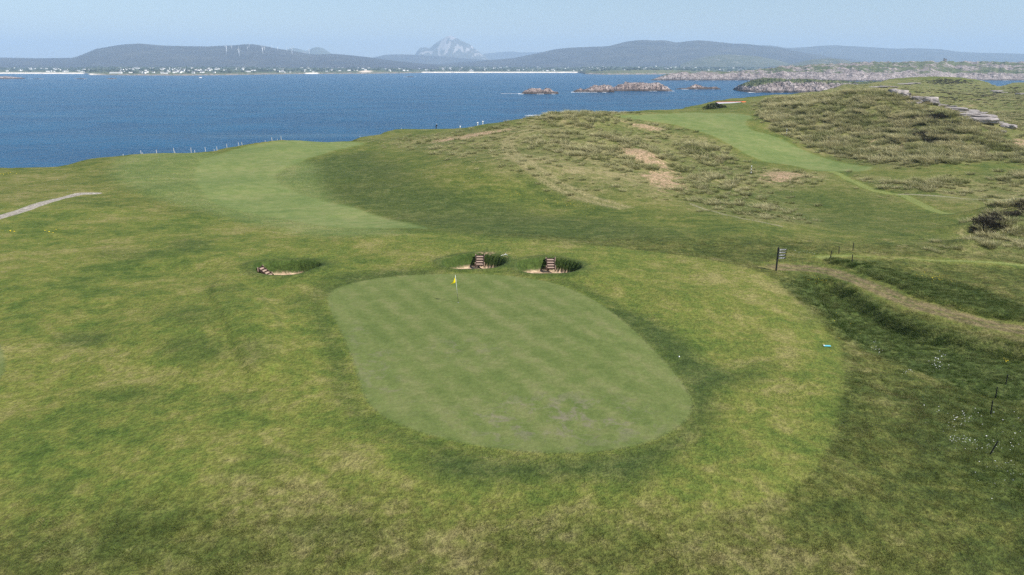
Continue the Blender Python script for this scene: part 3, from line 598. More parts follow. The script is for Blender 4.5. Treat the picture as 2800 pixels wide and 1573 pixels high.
# ---- far shore plain
wl = [(-700, 201.5), (0, 202), (230, 202.5), (245, 205.5), (330, 206.5), (500, 207), (620, 206), (700, 204.5), (800, 203), (880, 202.5), (1000, 202), (1100, 201), (1150, 199.6), (1580, 199.6), (1600, 203), (1650, 204.5), (1800, 204), (1900, 203), (2100, 202), (3400, 202)]
us = np.arange(-700, 3400, 4.0); vw = np.interp(us, [a for a, b in wl], [b for a, b in wl]) + 0.35 * fbm(us / 23, us * 0, 4, 4)
rxw, rzw = ray(us, vw); Yw = -CAM_Z / rzw
dd = np.concatenate([[-60, -20], np.linspace(0, 120, 22), 120 * np.exp(np.linspace(0.05, math.log(3200 / 120), 60))])
SU, SD = np.meshgrid(np.arange(len(us)), dd); SY = Yw[SU] + SD; SX = rxw[SU] * SY
beach_u = lambda u: np.maximum.reduce([sstep(-60, 0, 238 - u), sstep(828, 838, u) * (1 - sstep(868, 876, u)), sstep(1148, 1156, u) * (1 - sstep(1576, 1584, u))])
UU = us[SU]; bu = beach_u(UU)
def plain_h(u, d, X, Y):
    b = beach_u(u)
    fore = 6.0 * sstep(-5, 75, d) * (0.75 + 0.25 * b) + (1 - b) * 3.0 * fbm(X / 40, Y / 40, 4, 2) * sstep(0, 30, d)
    rise = 30 * np.clip((d - 80) / 2800, 0, 1.3) ** 0.9
    bump = 8 * np.exp(-((u - 1010) / 60) ** 2) * sstep(40, 220, d) * (1 - sstep(300, 700, d)) + 9 * np.exp(-((u - 1780) / 160) ** 2) * sstep(20, 260, d) * (1 - sstep(400, 900, d))
    return fore + rise + bump + 2.5 * fbm(X / 260, Y / 260, 4, 6) * sstep(60, 300, d) + np.where(d < 0, d * 0.05 - 0.2, 0)
SZ = plain_h(UU, SD, SX, SY)
band = np.clip(sstep(0, 3, SD) * (1 - sstep(60, 95, SD)), 0, 1)
pit = np.exp(-((UU - 1000) / 17) ** 4) * sstep(70, 110, SD) * (1 - sstep(190, 230, SD))
green_b = np.exp(-((UU - 1780) / 190) ** 2) * (1 - sstep(600, 1000, SD)) + 0.7 * (1 - sstep(250, 500, SD)) * (UU < 1150)
m = M('far_shore_fields'); pos = m.n('NewGeometry').outputs['Position']
at = m.attr('mA'); sp3 = m.n('SeparateColor', {0: at.outputs['Color']})
vor = m.n('TexVoronoi', {'Vector': m.n('Mapping', {'Vector': pos, 'Scale': (1.0, 0.55, 1)}).outputs[0], 'Scale': 0.011}); n1 = m.noise(pos, 0.006, 5, 0.6); n2 = m.noise(pos, 0.06, 4, 0.6)
fld = m.mix(0.5, m.ramp(m.n('SeparateColor', {0: vor.outputs['Color']}).outputs[0], [(0.1, (0.03, 0.05, 0.025)), (0.5, (0.055, 0.08, 0.032)), (0.9, (0.13, 0.14, 0.06))]), m.ramp(n1, [(0.38, (0.025, 0.042, 0.022)), (0.52, (0.06, 0.075, 0.032)), (0.66, (0.13, 0.13, 0.07))]))
fld = m.mix(m.math('MULTIPLY', sp3.outputs[2], 0.8), fld, m.mix(n2, (0.10, 0.12, 0.045), (0.19, 0.185, 0.09)))
rockc = m.mix(n2, (0.16, 0.13, 0.11), (0.42, 0.33, 0.28))
bandc = m.mix(sp3.outputs[1], rockc, (0.80, 0.72, 0.62))
col = m.mix(m.math('MULTIPLY', sp3.outputs[0], m.math('MAXIMUM', sp3.outputs[1], m.ss(n2, 0.42, 0.55))), fld, bandc)
col = m.mix(at.outputs['Alpha'], col, (0.70, 0.58, 0.46))
m.bsdf(col, 0.95, 0.1); FAR = m.m
A4 = np.stack([band, bu, green_b.clip(0, 1), pit.clip(0, 1)], -1).reshape(-1, 4)
ids = np.arange(SU.size).reshape(SU.shape)
Fq = np.stack([ids[:-1, :-1], ids[:-1, 1:], ids[1:, 1:], ids[1:, :-1]], -1)
isb = (bu[:-1, :-1] > 0.5) & (band[:-1, :-1] > 0.35)
Vf = np.stack([SX, SY, SZ], -1).reshape(-1, 3)
def sub(name, msk, label):
    f = Fq[msk]; u_, inv = np.unique(f, return_inverse=True)
    tag(mesh_np(name, Vf[u_], inv.reshape(f.shape), FAR, True, {'mA': A4[u_]}), label, kind='structure')
sub('far_shore', ~isb, 'low green shore with fields across the bay')
uq = us[:-1][None, :] + 0 * dd[:-1][:, None]
sub('beach', isb & (uq < 500), 'pale beach on the far shore at the left')
sub('beach', isb & (uq > 500) & (uq < 1000), 'short white beach on the far shore below the turbine hill')
sub('beach', isb & (uq > 1000), 'long white beach on the far shore at the centre')
def on_plain(u, d):
    rx, rz = ray(u, np.interp(u, us, vw)); Y = float(np.interp(u, us, Yw)) + d; X = float(rx) * Y
    return X, Y, float(plain_h(np.array([u]), np.array([d]), np.array([X]), np.array([Y]))[0])

# ------------------------------------------------------------------ rocks and islands in the sea
def granite_material(name, grass):
    m = M(name); pos = m.n('NewGeometry').outputs['Position']; geo = m.n('NewGeometry')
    z = m.n('SeparateXYZ', {0: pos}).outputs[2]; nz = m.n('SeparateXYZ', {0: geo.outputs['True Normal']}).outputs[2]
    n1 = m.noise(pos, 0.09, 5, 0.65); n2 = m.noise(pos, 0.6, 5, 0.7)
    crack = m.noise(m.n('Mapping', {'Vector': pos, 'Scale': (1, 1, 0.15)}).outputs[0], 0.35, 5, 0.75, 1.0)
    if grass: stops = [(0.36, (0.120, 0.098, 0.094)), (0.48, (0.270, 0.222, 0.206)), (0.60, (0.46, 0.405, 0.38))]
    else: stops = [(0.36, (0.100, 0.078, 0.072)), (0.48, (0.250, 0.192, 0.172)), (0.60, (0.43, 0.365, 0.335))]
    col = m.ramp(m.math('ADD', m.math('MULTIPLY', n1, 0.6), m.math('MULTIPLY', n2, 0.4)), stops or [(0.34, (0.150, 0.118, 0.108)), (0.48, (0.300, 0.240, 0.215)), (0.62, (0.46, 0.40, 0.37))])
    col = m.mix(m.ss(crack, 0.50, 0.42), col, (0.035, 0.030, 0.032))
    wet = m.ss(m.math('ADD', z, m.math('MULTIPLY', n2, -3.0)), 1.9, 0.2)
    col = m.mix(m.math('MULTIPLY', wet, 0.85), col, (0.045, 0.036, 0.032))
    if grass:
        gm = m.attr('grass').outputs['Fac']
        g = m.ss(m.math('ADD', gm, m.math('MULTIPLY', m.math('SUBTRACT', n2, 0.5), 1.2)), 0.4, 0.6)
        col = m.mix(g, col, m.ramp(n1, [(0.35, (0.045, 0.066, 0.028)), (0.5, (0.085, 0.105, 0.042)), (0.65, (0.16, 0.16, 0.08))]))
    m.bsdf(col, 0.85, 0.2, m.bump(m.math('ADD', crack, n2), 0.8, 0.8)); return m.m
GRAN = granite_material('pink_granite', False); GRANG = granite_material('granite_with_grass', True)
def sea_rock(name, prof, base_v, depth, label, cat, du=1.6, ny=42, seed=1, rug=1.0, grassy=False, kind=None, back=1.0):
    """prof: skyline pixels; base_v: waterline pixel; the rock stands on the sea at that distance"""
    Yf = -CAM_Z / slope_at(base_v); Yc = Yf + depth * 0.42
    us = np.arange(prof[0][0] - 3, prof[-1][0] + 3, du); rx, rz = ray(us, np.interp(us, [a for a, b in prof], [b for a, b in prof]))
    H = CAM_Z + rz * Yc; H[0] = H[-1] = -2
    xs = rx * Yc; ts = np.linspace(0, 1, ny)
    hn = np.clip(H / max(H.max(), 1), 0, 1)
    UI, TI = np.meshgrid(np.arange(len(us)), ts)
    wid = depth * (0.35 + 0.65 * hn[UI] ** 0.6)
    X = xs[UI]; Y = Yf + depth * 0.06 * fbm(X / 25, X * 0 + 3.1, 3, seed) * 2 + (TI - 0.04) * wid
    pr = np.clip(np.minimum(TI / 0.30, (1 - TI) / 0.35), 0, 1); pr = pr ** (0.55)
    b1 = ridged(X / (7 * rug), Y / (9 * rug), 4, seed); b2 = fbm(X / (2.2 * rug), Y / (3 * rug), 3, seed + 5)
    blocky = np.round((fbm(X / (11 * rug), Y / (9 * rug), 3, seed + 9) + 1) * 5) / 5 - 1
    Z = -1.8 + (H[UI] + 1.8) * pr
    Z = Z + np.clip(Z + 0.5, 0, 4) / 4 * (2.6 * (b1 - 0.80) * 2 + 1.0 * b2 + 1.6 * blocky) * min(1.0, H.max() / 7)
    ids = np.arange(UI.size).reshape(UI.shape)
    F = np.stack([ids[:-1, :-1].ravel(), ids[:-1, 1:].ravel(), ids[1:, 1:].ravel(), ids[1:, :-1].ravel()], -1)
    at = {}
    if grassy: at['grass'] = (sstep(0.13, 0.32, TI) * sstep(5, 9, Z) * 0.95 + 0.05).ravel()
    o = mesh_np(name, np.stack([X, Y, Z], -1).reshape(-1, 3), F, GRANG if grassy else GRAN, False, at)
    if kind: tag(o, label, kind=kind)
    else: tag(o, label, cat)
    foam.append((xs, np.full(len(xs), Yf)))
    return o
foam = []
sea_rock('sea_stack_rock', [(1420, 257), (1432, 251), (1445, 245), (1455, 242.5), (1470, 243), (1485, 245), (1495, 242), (1505, 244), (1512, 250), (1524, 252), (1527, 257)], 257.6, 30, 'leftmost dark granite islet in the bay, with surf at its left end', 'islet', seed=21)
sea_rock('sea_stack_rock', [(1562, 252), (1575, 246), (1588, 243), (1598, 246), (1605, 244), (1618, 237), (1628, 233.5), (1640, 236), (1655, 234), (1668, 235), (1676, 240), (1676, 250)], 252.8, 34, 'low jagged granite islet just left of the tall pink one', 'islet', seed=22)
sea_rock('sea_stack_rock', [(1674, 248), (1680, 238), (1692, 232), (1704, 231), (1711, 226), (1720, 227), (1735, 228), (1760, 227), (1775, 228), (1790, 229), (1800, 228), (1810, 232), (1822, 238), (1831, 245), (1833, 249)], 249.6, 46, 'largest pink granite islet with tall cracked cliffs', 'islet', seed=23, rug=1.2)
sea_rock('sea_stack_rock', [(1846, 243), (1862, 241), (1880, 240), (1893, 234), (1903, 232), (1915, 234), (1928, 239), (1945, 239), (1958, 238), (1968, 242)], 244.6, 30, 'long low granite reef right of the largest islet', 'islet', seed=24)
sea_rock('headland', [(2006, 250), (2020, 243), (2040, 231), (2062, 224), (2084, 218), (2105, 215.5), (2128, 215.5), (2155, 221), (2193, 217), (2230, 219), (2255, 220.5), (2290, 221), (2340, 226), (2380, 224), (2430, 224), (2500, 226), (2560, 232)], 253.5, 170, 'near granite headland with grassy top', None, 1.8, 60, 25, 1.3, True, 'structure')
sea_rock('islet', [(-260, 206), (-100, 207), (0, 208.8), (20, 209.5), (40, 211), (58, 212.5), (66, 215)], 216.3, 90, 'low grassy islet at the far left of the bay', 'islet', 2.0, 26, 26, 1.6, True)
for (a, b, t, lab) in ((88, 130, 214.8, 'flat dark reef nearest the grassy islet'), (203, 242, 214.2, 'flat dark reef below the left beach end'), (292, 322, 213.6, 'small flat dark reef furthest from the grassy islet')):
    sea_rock('reef', [(a, 216), ((a + b) / 2 - 6, t), ((a + b) / 2 + 6, t + 0.4), (b, 216)], 216.2, 24, lab, 'reef', 1.5, 16, int(a), 1.0)
sea_rock('reef', [(1106, 211), (1118, 209.2), (1128, 209.4), (1136, 211)], 210.8, 20, 'tiny dark reef off the long white beach', 'reef', 1.5, 14, 91, 1.0)

# rocky hill behind the inlet
def rocky_headland():
    us = np.arange(1770, 3300, 2.2); skyv = np.interp(us, [1770, 1785, 1810, 1830, 1870, 1920, 2000, 2060, 2120, 2170, 2270, 2350, 2400, 2500, 2600, 2700, 2800, 3300], [221, 216, 207, 201, 195.5, 196, 196, 190, 184, 179, 175, 171, 168.8, 168.3, 168, 168.5, 170, 174])
    base = np.interp(us, [1770, 2000, 2300, 2560, 2620, 2800, 3300], [220, 220, 222, 222, 220, 220.5, 221])
    Yb = -CAM_Z / np.array([slope_at(b) for b in base]); ts = np.linspace(0, 1, 150) ** 1.5
    UI, TI = np.meshgrid(np.arange(len(us)), ts); deep = np.interp(us, [1770, 1900, 2100, 2300, 3300], [60, 160, 380, 560, 620])[UI]
    Y = Yb[UI] + deep * (TI - 0.02); rx, rz = ray(us, skyv); Hc = CAM_Z + rz * (Yb + np.interp(us, [1770, 1900, 2100, 2300, 3300], [60, 160, 380, 560, 620]) * 0.7)
    X = rx[UI] * Y
    capv = np.interp(us, [1770, 2000, 2330, 2480, 3300], [18, 17, 15, 9, 9]); cl = np.minimum(Hc[UI], (capv + 6 * fbm(us / 40, us * 0, 3, 3))[UI]) * (0.55 * sstep(0.02, 0.05, TI) + 0.45 * sstep(0.05, 0.12, TI))
    up = (Hc[UI] - np.minimum(Hc[UI], capv[UI])) * np.clip((TI - 0.08) / 0.62, 0, 1) ** 0.75
    Z = np.where(TI < 0.72, cl + up, (cl + up) * (1 - 0.6 * sstep(0.72, 1, TI))) - 1.0
    bump = ridged(X / 42, Y / 60, 4, 33); lump = fbm(X / 75, Y / 110, 3, 35); fine = fbm(X / 9, Y / 14, 3, 37)
    blk = np.round((fbm(X / 20, Y / 30, 2, 39) + 1) * 5) / 5 - 1
    amp = sstep(0.0, 0.12, TI)
    spk = fbm(X / 16, Y / 26, 3, 51); rock = np.clip(0.50 + 1.1 * lump + 0.9 * (bump - 0.80) + 0.9 * spk, 0, 1); rock = np.maximum(rock, 1 - sstep(0.13, 0.22, TI))
    Z += amp * (6.5 * (bump - 0.75) * 1.4 + 3.5 * blk * rock + 1.3 * fine * (0.3 + rock)) * np.clip(Hc[UI] / 25, 0.2, 1)
    ids = np.arange(UI.size).reshape(UI.shape)
    F = np.stack([ids[:-1, :-1].ravel(), ids[:-1, 1:].ravel(), ids[1:, 1:].ravel(), ids[1:, :-1].ravel()], -1)
    o = mesh_np('rocky_headland', np.stack([X, Y, Z], -1).reshape(-1, 3), F, GRANG, False, {'grass': (1.02 - rock * 0.95).ravel()})
    tag(o, 'grass covered granite headland with a ruined tower', kind='structure')
    foam.append((rx * Yb, Yb)); return us, rx, X, Y, Z
RH = rocky_headland()

# surf where the swell meets rock
m = M('sea_foam'); nn_ = m.noise(m.n('NewGeometry').outputs['Position'], 0.5, 4)
m.bsdf(m.mix(nn_, (0.70, 0.74, 0.78), (0.88, 0.90, 0.92)), 0.7, 0.2); FOAM = m.m
fv, ff = [], []
for q, (xs, ys) in enumerate(foam):
    act = noise(xs / 14, xs * 0 + 7.7 * q, 91) > 0.18
    if q == 0: act |= (np.arange(len(xs)) < 9)
    for i in range(len(xs) - 1):
        if not act[i]: continue
        w = 1.5 + 4.0 * random.random(); y0 = ys[i] - w - 1.0 * random.random(); b = len(fv)
        fv += [(xs[i], y0, 0.10), (xs[i + 1], y0 + random.uniform(-1, 1), 0.10), (xs[i + 1], ys[i + 1] + 3.5, 0.35), (xs[i], ys[i] + 3.5, 0.35)]; ff.append((b, b + 1, b + 2, b + 3))
x0, y0, _ = at_z(1368, 256.5, 0)
for i in range(26):
    b = len(fv); xx = x0 + i * 1.0 + random.random(); fv += [(xx, y0 - 1 - random.random() * 3, .1), (xx + 1.4, y0 - 1 - random.random() * 3, .1), (xx + 1.4, y0 + 2, .12), (xx, y0 + 2, .12)]; ff.append((b, b + 1, b + 2, b + 3))
for i in range(30):                                                             # breaking swell off the dune
    u = 1435 + i * 2.4; x, y, _ = at_z(u, 316.5 - 0.06 * i + random.uniform(-.5, .5), 0); b = len(fv); w = random.uniform(.6, 2.2)
    fv += [(x, y - w, .1), (x + 1.0, y - w * .7, .1), (x + 1.0, y + w, .12), (x, y + w, .12)]; ff.append((b, b + 1, b + 2, b + 3))
tag(mesh_np('sea_foam', fv, ff, FOAM), 'white surf around the islets and headlands', kind='stuff')

# ------------------------------------------------------------------ grass (uncountable): clumps instanced on the ground
def blade_clump(name, nb, rad, h0, h1, wid, lean, curl, seed, mat, wind=(-0.25, 0.1)):
    r = np.random.default_rng(seed); V = []; F = []; hh = []
    for i in range(nb):
        a = r.uniform(0, 2 * math.pi); q = rad * math.sqrt(r.uniform(0, 1)); bx, by = q * math.cos(a), q * math.sin(a)
        h = r.uniform(h0, h1) * (1 - 0.3 * q / rad); dx = math.cos(a) * lean * r.uniform(0.2, 1.2) + wind[0] * r.uniform(.4, 1.3) + r.normal(0, .12); dy = math.sin(a) * lean * r.uniform(.2, 1.2) + wind[1] + r.normal(0, .12)
        fa = r.uniform(0, math.pi); wx, wy = math.cos(fa) * wid / 2, math.sin(fa) * wid / 2; b = len(V)
        for t, ws in ((0, 1.0), (0.45, 0.85), (0.8, 0.5)):
            k = t ** (1 + curl); z = h * t * (1 - 0.25 * curl * t); x = bx + dx * h * k; y = by + dy * h * k
            V += [(x - wx * ws, y - wy * ws, z - .01), (x + wx * ws, y + wy * ws, z - .01)]; hh += [t, t]
        V.append((bx + dx * h, by + dy * h, h * (1 - 0.3 * curl))); hh.append(1.0)
        F += [(b, b + 1, b + 3), (b, b + 3, b + 2), (b + 2, b + 3, b + 5), (b + 2, b + 5, b + 4), (b + 4, b + 5, b + 6)]
    return mesh_np(name, V, F, mat, True, {'h': np.array(hh)}, link=False)
def grass_material(name, root, tip, tip2):
    m = M(name); h = m.attr('h').outputs['Fac']; t = m.attr('tint', 'INSTANCER').outputs['Fac']
    n_ = m.noise(m.n('NewGeometry').outputs['Position'], 9.0, 2)
    tipc = m.mix(m.math('ADD', t, m.math('MULTIPLY', m.math('SUBTRACT', n_, 0.5), 0.6)), tip, tip2)
    c = m.mix(h, root, tipc)
    d = m.n('BsdfDiffuse', {'Color': c}); tr = m.n('BsdfTranslucent', {'Color': c}); g = m.n('BsdfGlossy', {'Color': (.6, .6, .5), 'Roughness': 0.45})
    a = m.n('MixShader', {0: 0.28, 1: d, 2: tr}); b = m.n('MixShader', {0: 0.03, 1: a, 2: g}); m.t.links.new(b.outputs[0], m.out.inputs[0]); return m.m
G_ROUGH = grass_material('rough_grass', (0.062, 0.078, 0.015), (0.105, 0.128, 0.025), (0.270, 0.232, 0.100))
G_MARR = grass_material('marram_grass', (0.090, 0.105, 0.030), (0.270, 0.280, 0.100), (0.680, 0.600, 0.340))
G_LUSH = grass_material('lush_grass', (0.036, 0.064, 0.012), (0.074, 0.122, 0.023), (0.225, 0.228, 0.080))
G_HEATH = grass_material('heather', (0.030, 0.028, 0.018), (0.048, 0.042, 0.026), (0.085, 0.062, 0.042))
def variants(name, objs):
    c = bpy.data.collections.new(name)
    for o in objs: c.objects.link(o)
    return c
V_ROUGH = variants('rough_clumps', [blade_clump('rough_clump', 70, 0.30, 0.03, 0.095, 0.009, 0.5, 0.5, s, G_ROUGH) for s in range(5)])
V_LUSH = variants('lush_clumps', [blade_clump('lush_clump', 60, 0.28, 0.10, 0.30, 0.011, 0.6, 0.7, 20 + s, G_LUSH) for s in range(5)])
V_MARR = variants('marram_clumps', [blade_clump('marram_clump', 110, 0.62, 0.45, 1.15, 0.034, 0.95, 0.8, 40 + s, G_MARR) for s in range(6)])
def scatter(name, P, scl, tint, coll, label):
    N = len(P); me = bpy.data.meshes.new(name); me.vertices.add(N); me.vertices.foreach_set('co', np.asarray(P, np.float32).ravel())
    rot = np.zeros((N, 3), np.float32); rot[:, 2] = RNG.uniform(-0.9, 0.9, N); rot[:, :2] = RNG.normal(0, 0.06, (N, 2))
    at = me.attributes.new('rot', 'FLOAT_VECTOR', 'POINT'); at.data.foreach_set('vector', rot.ravel())
    for nm, a in (('scl', scl), ('tint', tint)):
        at = me.attributes.new(nm, 'FLOAT', 'POINT'); at.data.foreach_set('value', np.asarray(a, np.float32))
    at = me.attributes.new('pick', 'INT', 'POINT'); at.data.foreach_set('value', RNG.integers(0, 100, N).astype(np.int32))
    o = bpy.data.objects.new(name, me); COL.objects.link(o)
    ng = bpy.data.node_groups.new(name, 'GeometryNodeTree')
    ng.interface.new_socket('Geometry', in_out='INPUT', socket_type='NodeSocketGeometry'); ng.interface.new_socket('Geometry', in_out='OUTPUT', socket_type='NodeSocketGeometry')
    gi = ng.nodes.new('NodeGroupInput'); go = ng.nodes.new('NodeGroupOutput'); ip = ng.nodes.new('GeometryNodeInstanceOnPoints')
    ci = ng.nodes.new('GeometryNodeCollectionInfo'); ci.inputs['Collection'].default_value = coll; ci.inputs['Separate Children'].default_value = True; ci.inputs['Reset Children'].default_value = True
    def na(nm, dt):
        q = ng.nodes.new('GeometryNodeInputNamedAttribute'); q.data_type = dt; q.inputs['Name'].default_value = nm; return q.outputs['Attribute']
    L = ng.links.new
    L(gi.outputs[0], ip.inputs['Points']); L(ci.outputs[0], ip.inputs['Instance']); ip.inputs['Pick Instance'].default_value = True
    L(na('pick', 'INT'), ip.inputs['Instance Index']); L(na('rot', 'FLOAT_VECTOR'), ip.inputs['Rotation']); L(na('scl', 'FLOAT'), ip.inputs['Scale'])
    L(ip.outputs[0], go.inputs[0])
    md = o.modifiers.new('scatter', 'NODES'); md.node_group = ng
    return tag(o, label, kind='stuff')
def sample(n_, y0, y1, smax=0.86):
    w = np.sqrt(RNG.uniform((y0 + OFF) ** 2, (y1 + OFF) ** 2, n_)); s = RNG.uniform(-smax, smax, n_)
    x = s * w; y = w - OFF
    k = np.abs(x) < 0.80 * y + 4; return x[k], y[k]
L_ = lambda G, x, y: lookup(G, x, y)
# foreground rough
x, y = sample(60000, 18, 74); mk = L_(rough, x, y) * (1 - np.clip(L_(lushR < 0, x, y), 0, 1)) * (L_(sd_track, x, y) > -0.2)
pr = mk * np.clip(1.35 - y / 70, 0.25, 1); k = (RNG.uniform(0, 1, len(x)) < pr)
x, y = x[k], y[k]
tn = np.clip(0.5 + 1.1 * fbm(x / 5, y / 5, 4, 70) + 0.6 * (L_(dry, x, y)) - 0.5 * L_(lush, x, y), 0, 1)
scatter('rough_grass', np.stack([x, y, L_(GZ, x, y)], -1), RNG.uniform(0.7, 1.35, len(x)) * (1 + 0.4 * L_(lush, x, y)) * (0.85 + 1.1 * np.clip(noise(x / 0.7, y / 0.7, 66), 0, 1)), tn, V_ROUGH, 'tufty unmown rough grass in the foreground')
# lush long grass right of the green
bank = np.maximum(soft(np.abs(terr) - 0.25, 0.35), soft(np.abs(low) - 0.5, 0.6)) * (GX > 12) * (GY > 44) * (GY < 76)
lushz = np.maximum(np.maximum(soft(lushR, 0.8), lush3 * 0.8), np.maximum(bank, lush2 * 0.45)) * np.clip((sd_track - 0.1) * 4, 0, 1) * np.clip((sd_apr - 0.1) * 3, 0, 1) * np.clip(sd_mown * 4, 0, 1)
lushz = np.maximum(lushz, 0.5 * soft(np.abs(sd_bk - 0.12) - 0.10, 0.06))
x, y = sample(90000, 22, 84); k = RNG.uniform(0, 1, len(x)) < L_(lushz, x, y) * 0.95; x, y = x[k], y[k]
nearb = L_(sd_bk, x, y) < 0.6
scatter('lush_grass', np.stack([x, y, L_(GZ, x, y)], -1), np.where(nearb, 0.16, RNG.uniform(0.55, 1.35, len(x)) * (0.75 + 0.6 * np.clip(L_(bank, x, y), 0, 1))), np.clip(0.30 + 0.9 * fbm(x / 3, y / 3, 3, 71), 0, 1) * np.where(nearb, 0.3, 1), V_LUSH, 'long dark green grass along the track banks and bunker walls')
# marram on the dunes
xa, ya = sample(330000, 62, 340, 0.86); xb, yb = sample(90000, 340, 600, 0.86); x = np.concatenate([xa, xb]); y = np.concatenate([ya, yb]); tm = L_(tall, x, y); cl_ = fbm(x / 5, y / 7, 3, 72); c2_ = fbm(x / 2.6, y / 3.2, 2, 73)
dens = np.clip(tm * (0.15 + 1.4 * cl_ + 2.6 * c2_), 0, 1) * 0.7
dens = np.maximum(dens, 0.05 * L_(dune, x, y)) * (L_(sd_bare, x, y) > -0.6) * (L_(sd_coast, x, y) < -1)
k = RNG.uniform(0, 1, len(x)) < dens; x, y = x[k], y[k]
sc_ = 0.45 + 1.5 * RNG.uniform(0, 1, len(x)) ** 1.7 * (0.55 + 0.7 * np.clip(L_(tall, x, y), 0, 1)); sc_ = np.where(L_(sd_coast, x, y) > -8, sc_ * 0.8, sc_) * np.clip(0.45 + (y - 70) / 160, 0.45, 1)
scatter('marram_grass', np.stack([x, y, L_(GZ, x, y) - 0.03], -1), sc_, np.clip(0.62 + 1.2 * fbm(x / 9, y / 9, 3, 74) + RNG.normal(0, .22, len(x)), 0, 1), V_MARR, 'pale marram grass tussocks covering the dunes')
# heather tussocks on the heath behind the dune
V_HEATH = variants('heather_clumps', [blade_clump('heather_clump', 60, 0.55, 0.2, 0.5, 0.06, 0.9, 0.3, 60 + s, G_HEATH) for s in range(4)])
x, y = sample(60000, 300, 850, 0.86); hk = soft(sdf_poly(VW([(2330, 205), (2400, 199), (2440, 206), (2400, 212), (2340, 212)]), 1), 14); h2 = soft(sdf_poly(VW([(2260, 232), (2400, 215), (2576, 212), (2700, 220), (2700, 262), (2500, 262), (2330, 246)]), 1), 15)
dn = np.maximum(L_(hk, x, y) * 1.6, L_(h2, x, y) * np.clip(fbm(x / 14, y / 20, 3, 81) * 2.2 - 0.1, 0, 0.5)) * (L_(sd_coast, x, y) < -2)
k = RNG.uniform(0, 1, len(x)) < dn; x, y = x[k], y[k]
scatter('heather', np.stack([x, y, L_(GZ, x, y)], -1), RNG.uniform(0.9, 2.2, len(x)), RNG.uniform(0, 1, len(x)), V_HEATH, 'dark brown heather tussocks on the heath behind the big dune')
x, y = sample(30000, 80, 130, 0.9); dk = np.maximum(soft(sdf_poly(VW([(2455, 585), (2480, 572), (2530, 562), (2545, 575), (2520, 598), (2470, 606)]), 1), 1.2), soft(sdf_poly(VW([(2530, 560), (2560, 545), (2620, 540), (2620, 560), (2570, 566)]), 1), 1.2))  # dark clumps stand in for the shadow on the mound's left-front face
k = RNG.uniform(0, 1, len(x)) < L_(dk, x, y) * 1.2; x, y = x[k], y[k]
scatter('shade_dark_grass', np.stack([x, y, L_(GZ, x, y)], -1), RNG.uniform(0.8, 1.5, len(x)), RNG.uniform(0, .8, len(x)), V_HEATH, 'long grass coloured nearly black for the shadow on the small mound at the right edge')
x, y = sample(160000, 190, 320, 0.86); dk2 = soft(sdf_poly(VW([(2310, 300), (2345, 285), (2385, 290), (2392, 330), (2380, 365), (2330, 372), (2300, 345)]), 1), 3.0); k = RNG.uniform(0, 1, len(x)) < L_(dk2, x, y) * np.clip(fbm(x / 3, y / 3, 2, 90) * 2 + .15, 0, .6); x, y = x[k], y[k]  # dark clumps: heather tone plus the scarp's shadow put into the colour
scatter('shade_dark_scrub', np.stack([x, y, L_(GZ, x, y)], -1), RNG.uniform(1.2, 2.2, len(x)), RNG.uniform(0, .6, len(x)), V_HEATH, 'scrub coloured dark, partly for shadow, on the steep hollow face of the big dune')
# daisies and buttercups
def flowers(name, spots, col, label):
    V, F = [], []
    for (u, v, su, sv, nn_, r) in spots:
        for i in range(nn_):
            p = cast(GZ, [u + random.gauss(0, su)], [v + random.gauss(0, sv)])[0]; b = len(V); z = p[2] + random.uniform(.05, .12); rr = r * random.uniform(.6, 1.2)
            tx, ty = random.uniform(-.4, .4), random.uniform(-.6, .2)
            V.append((p[0], p[1], z + .006))
            for q in range(7): a = q * 2 * math.pi / 7; V.append((p[0] + rr * math.cos(a), p[1] + rr * math.sin(a), z + rr * (tx * math.cos(a) + ty * math.sin(a))))
            F += [(b, b + 1 + q, b + 1 + (q + 1) % 7) for q in range(7)]
    return tag(mesh_np(name, V, F, plain(name, col, .8, .1, .08), False), label, kind='stuff')
flowers('daisies', [(2620, 1205, 20, 5, 30, .02), (2660, 1216, 24, 7, 28, .02), (2700, 1225, 20, 8, 16, .02), (2585, 1170, 25, 18, 14, .018), (2570, 990, 12, 16, 46, .032), (2395, 955, 12, 10, 20, .03), (2478, 1020, 9, 3, 12, .03), (2630, 1140, 40, 20, 40, .028), (2750, 1290, 40, 25, 26, .022), (2200, 690, 30, 4, 26, .035), (1290, 480, 60, 30, 40, .05), (2760, 1195, 30, 30, 20, .03)], (0.82, 0.82, 0.80), 'white daisies dotted in the right hand rough')
flowers('buttercups', [(2215, 765, 25, 6, 26, .03), (2248, 772, 6, 2, 12, .04), (2545, 757, 22, 6, 46, .035), (2590, 770, 14, 6, 18, .03), (2750, 988, 8, 6, 14, .035), (1545, 555, 40, 8, 46, .06), (1415, 533, 12, 5, 16, .06), (1600, 548, 50, 20, 26, .05), (2300, 930, 60, 30, 14, .03), (20, 476, 14, 2, 30, .07), (145, 632, 12, 3, 16, .06), (30, 634, 14, 2, 12, .06)], (0.72, 0.56, 0.03), 'yellow buttercups dotted in the rough')

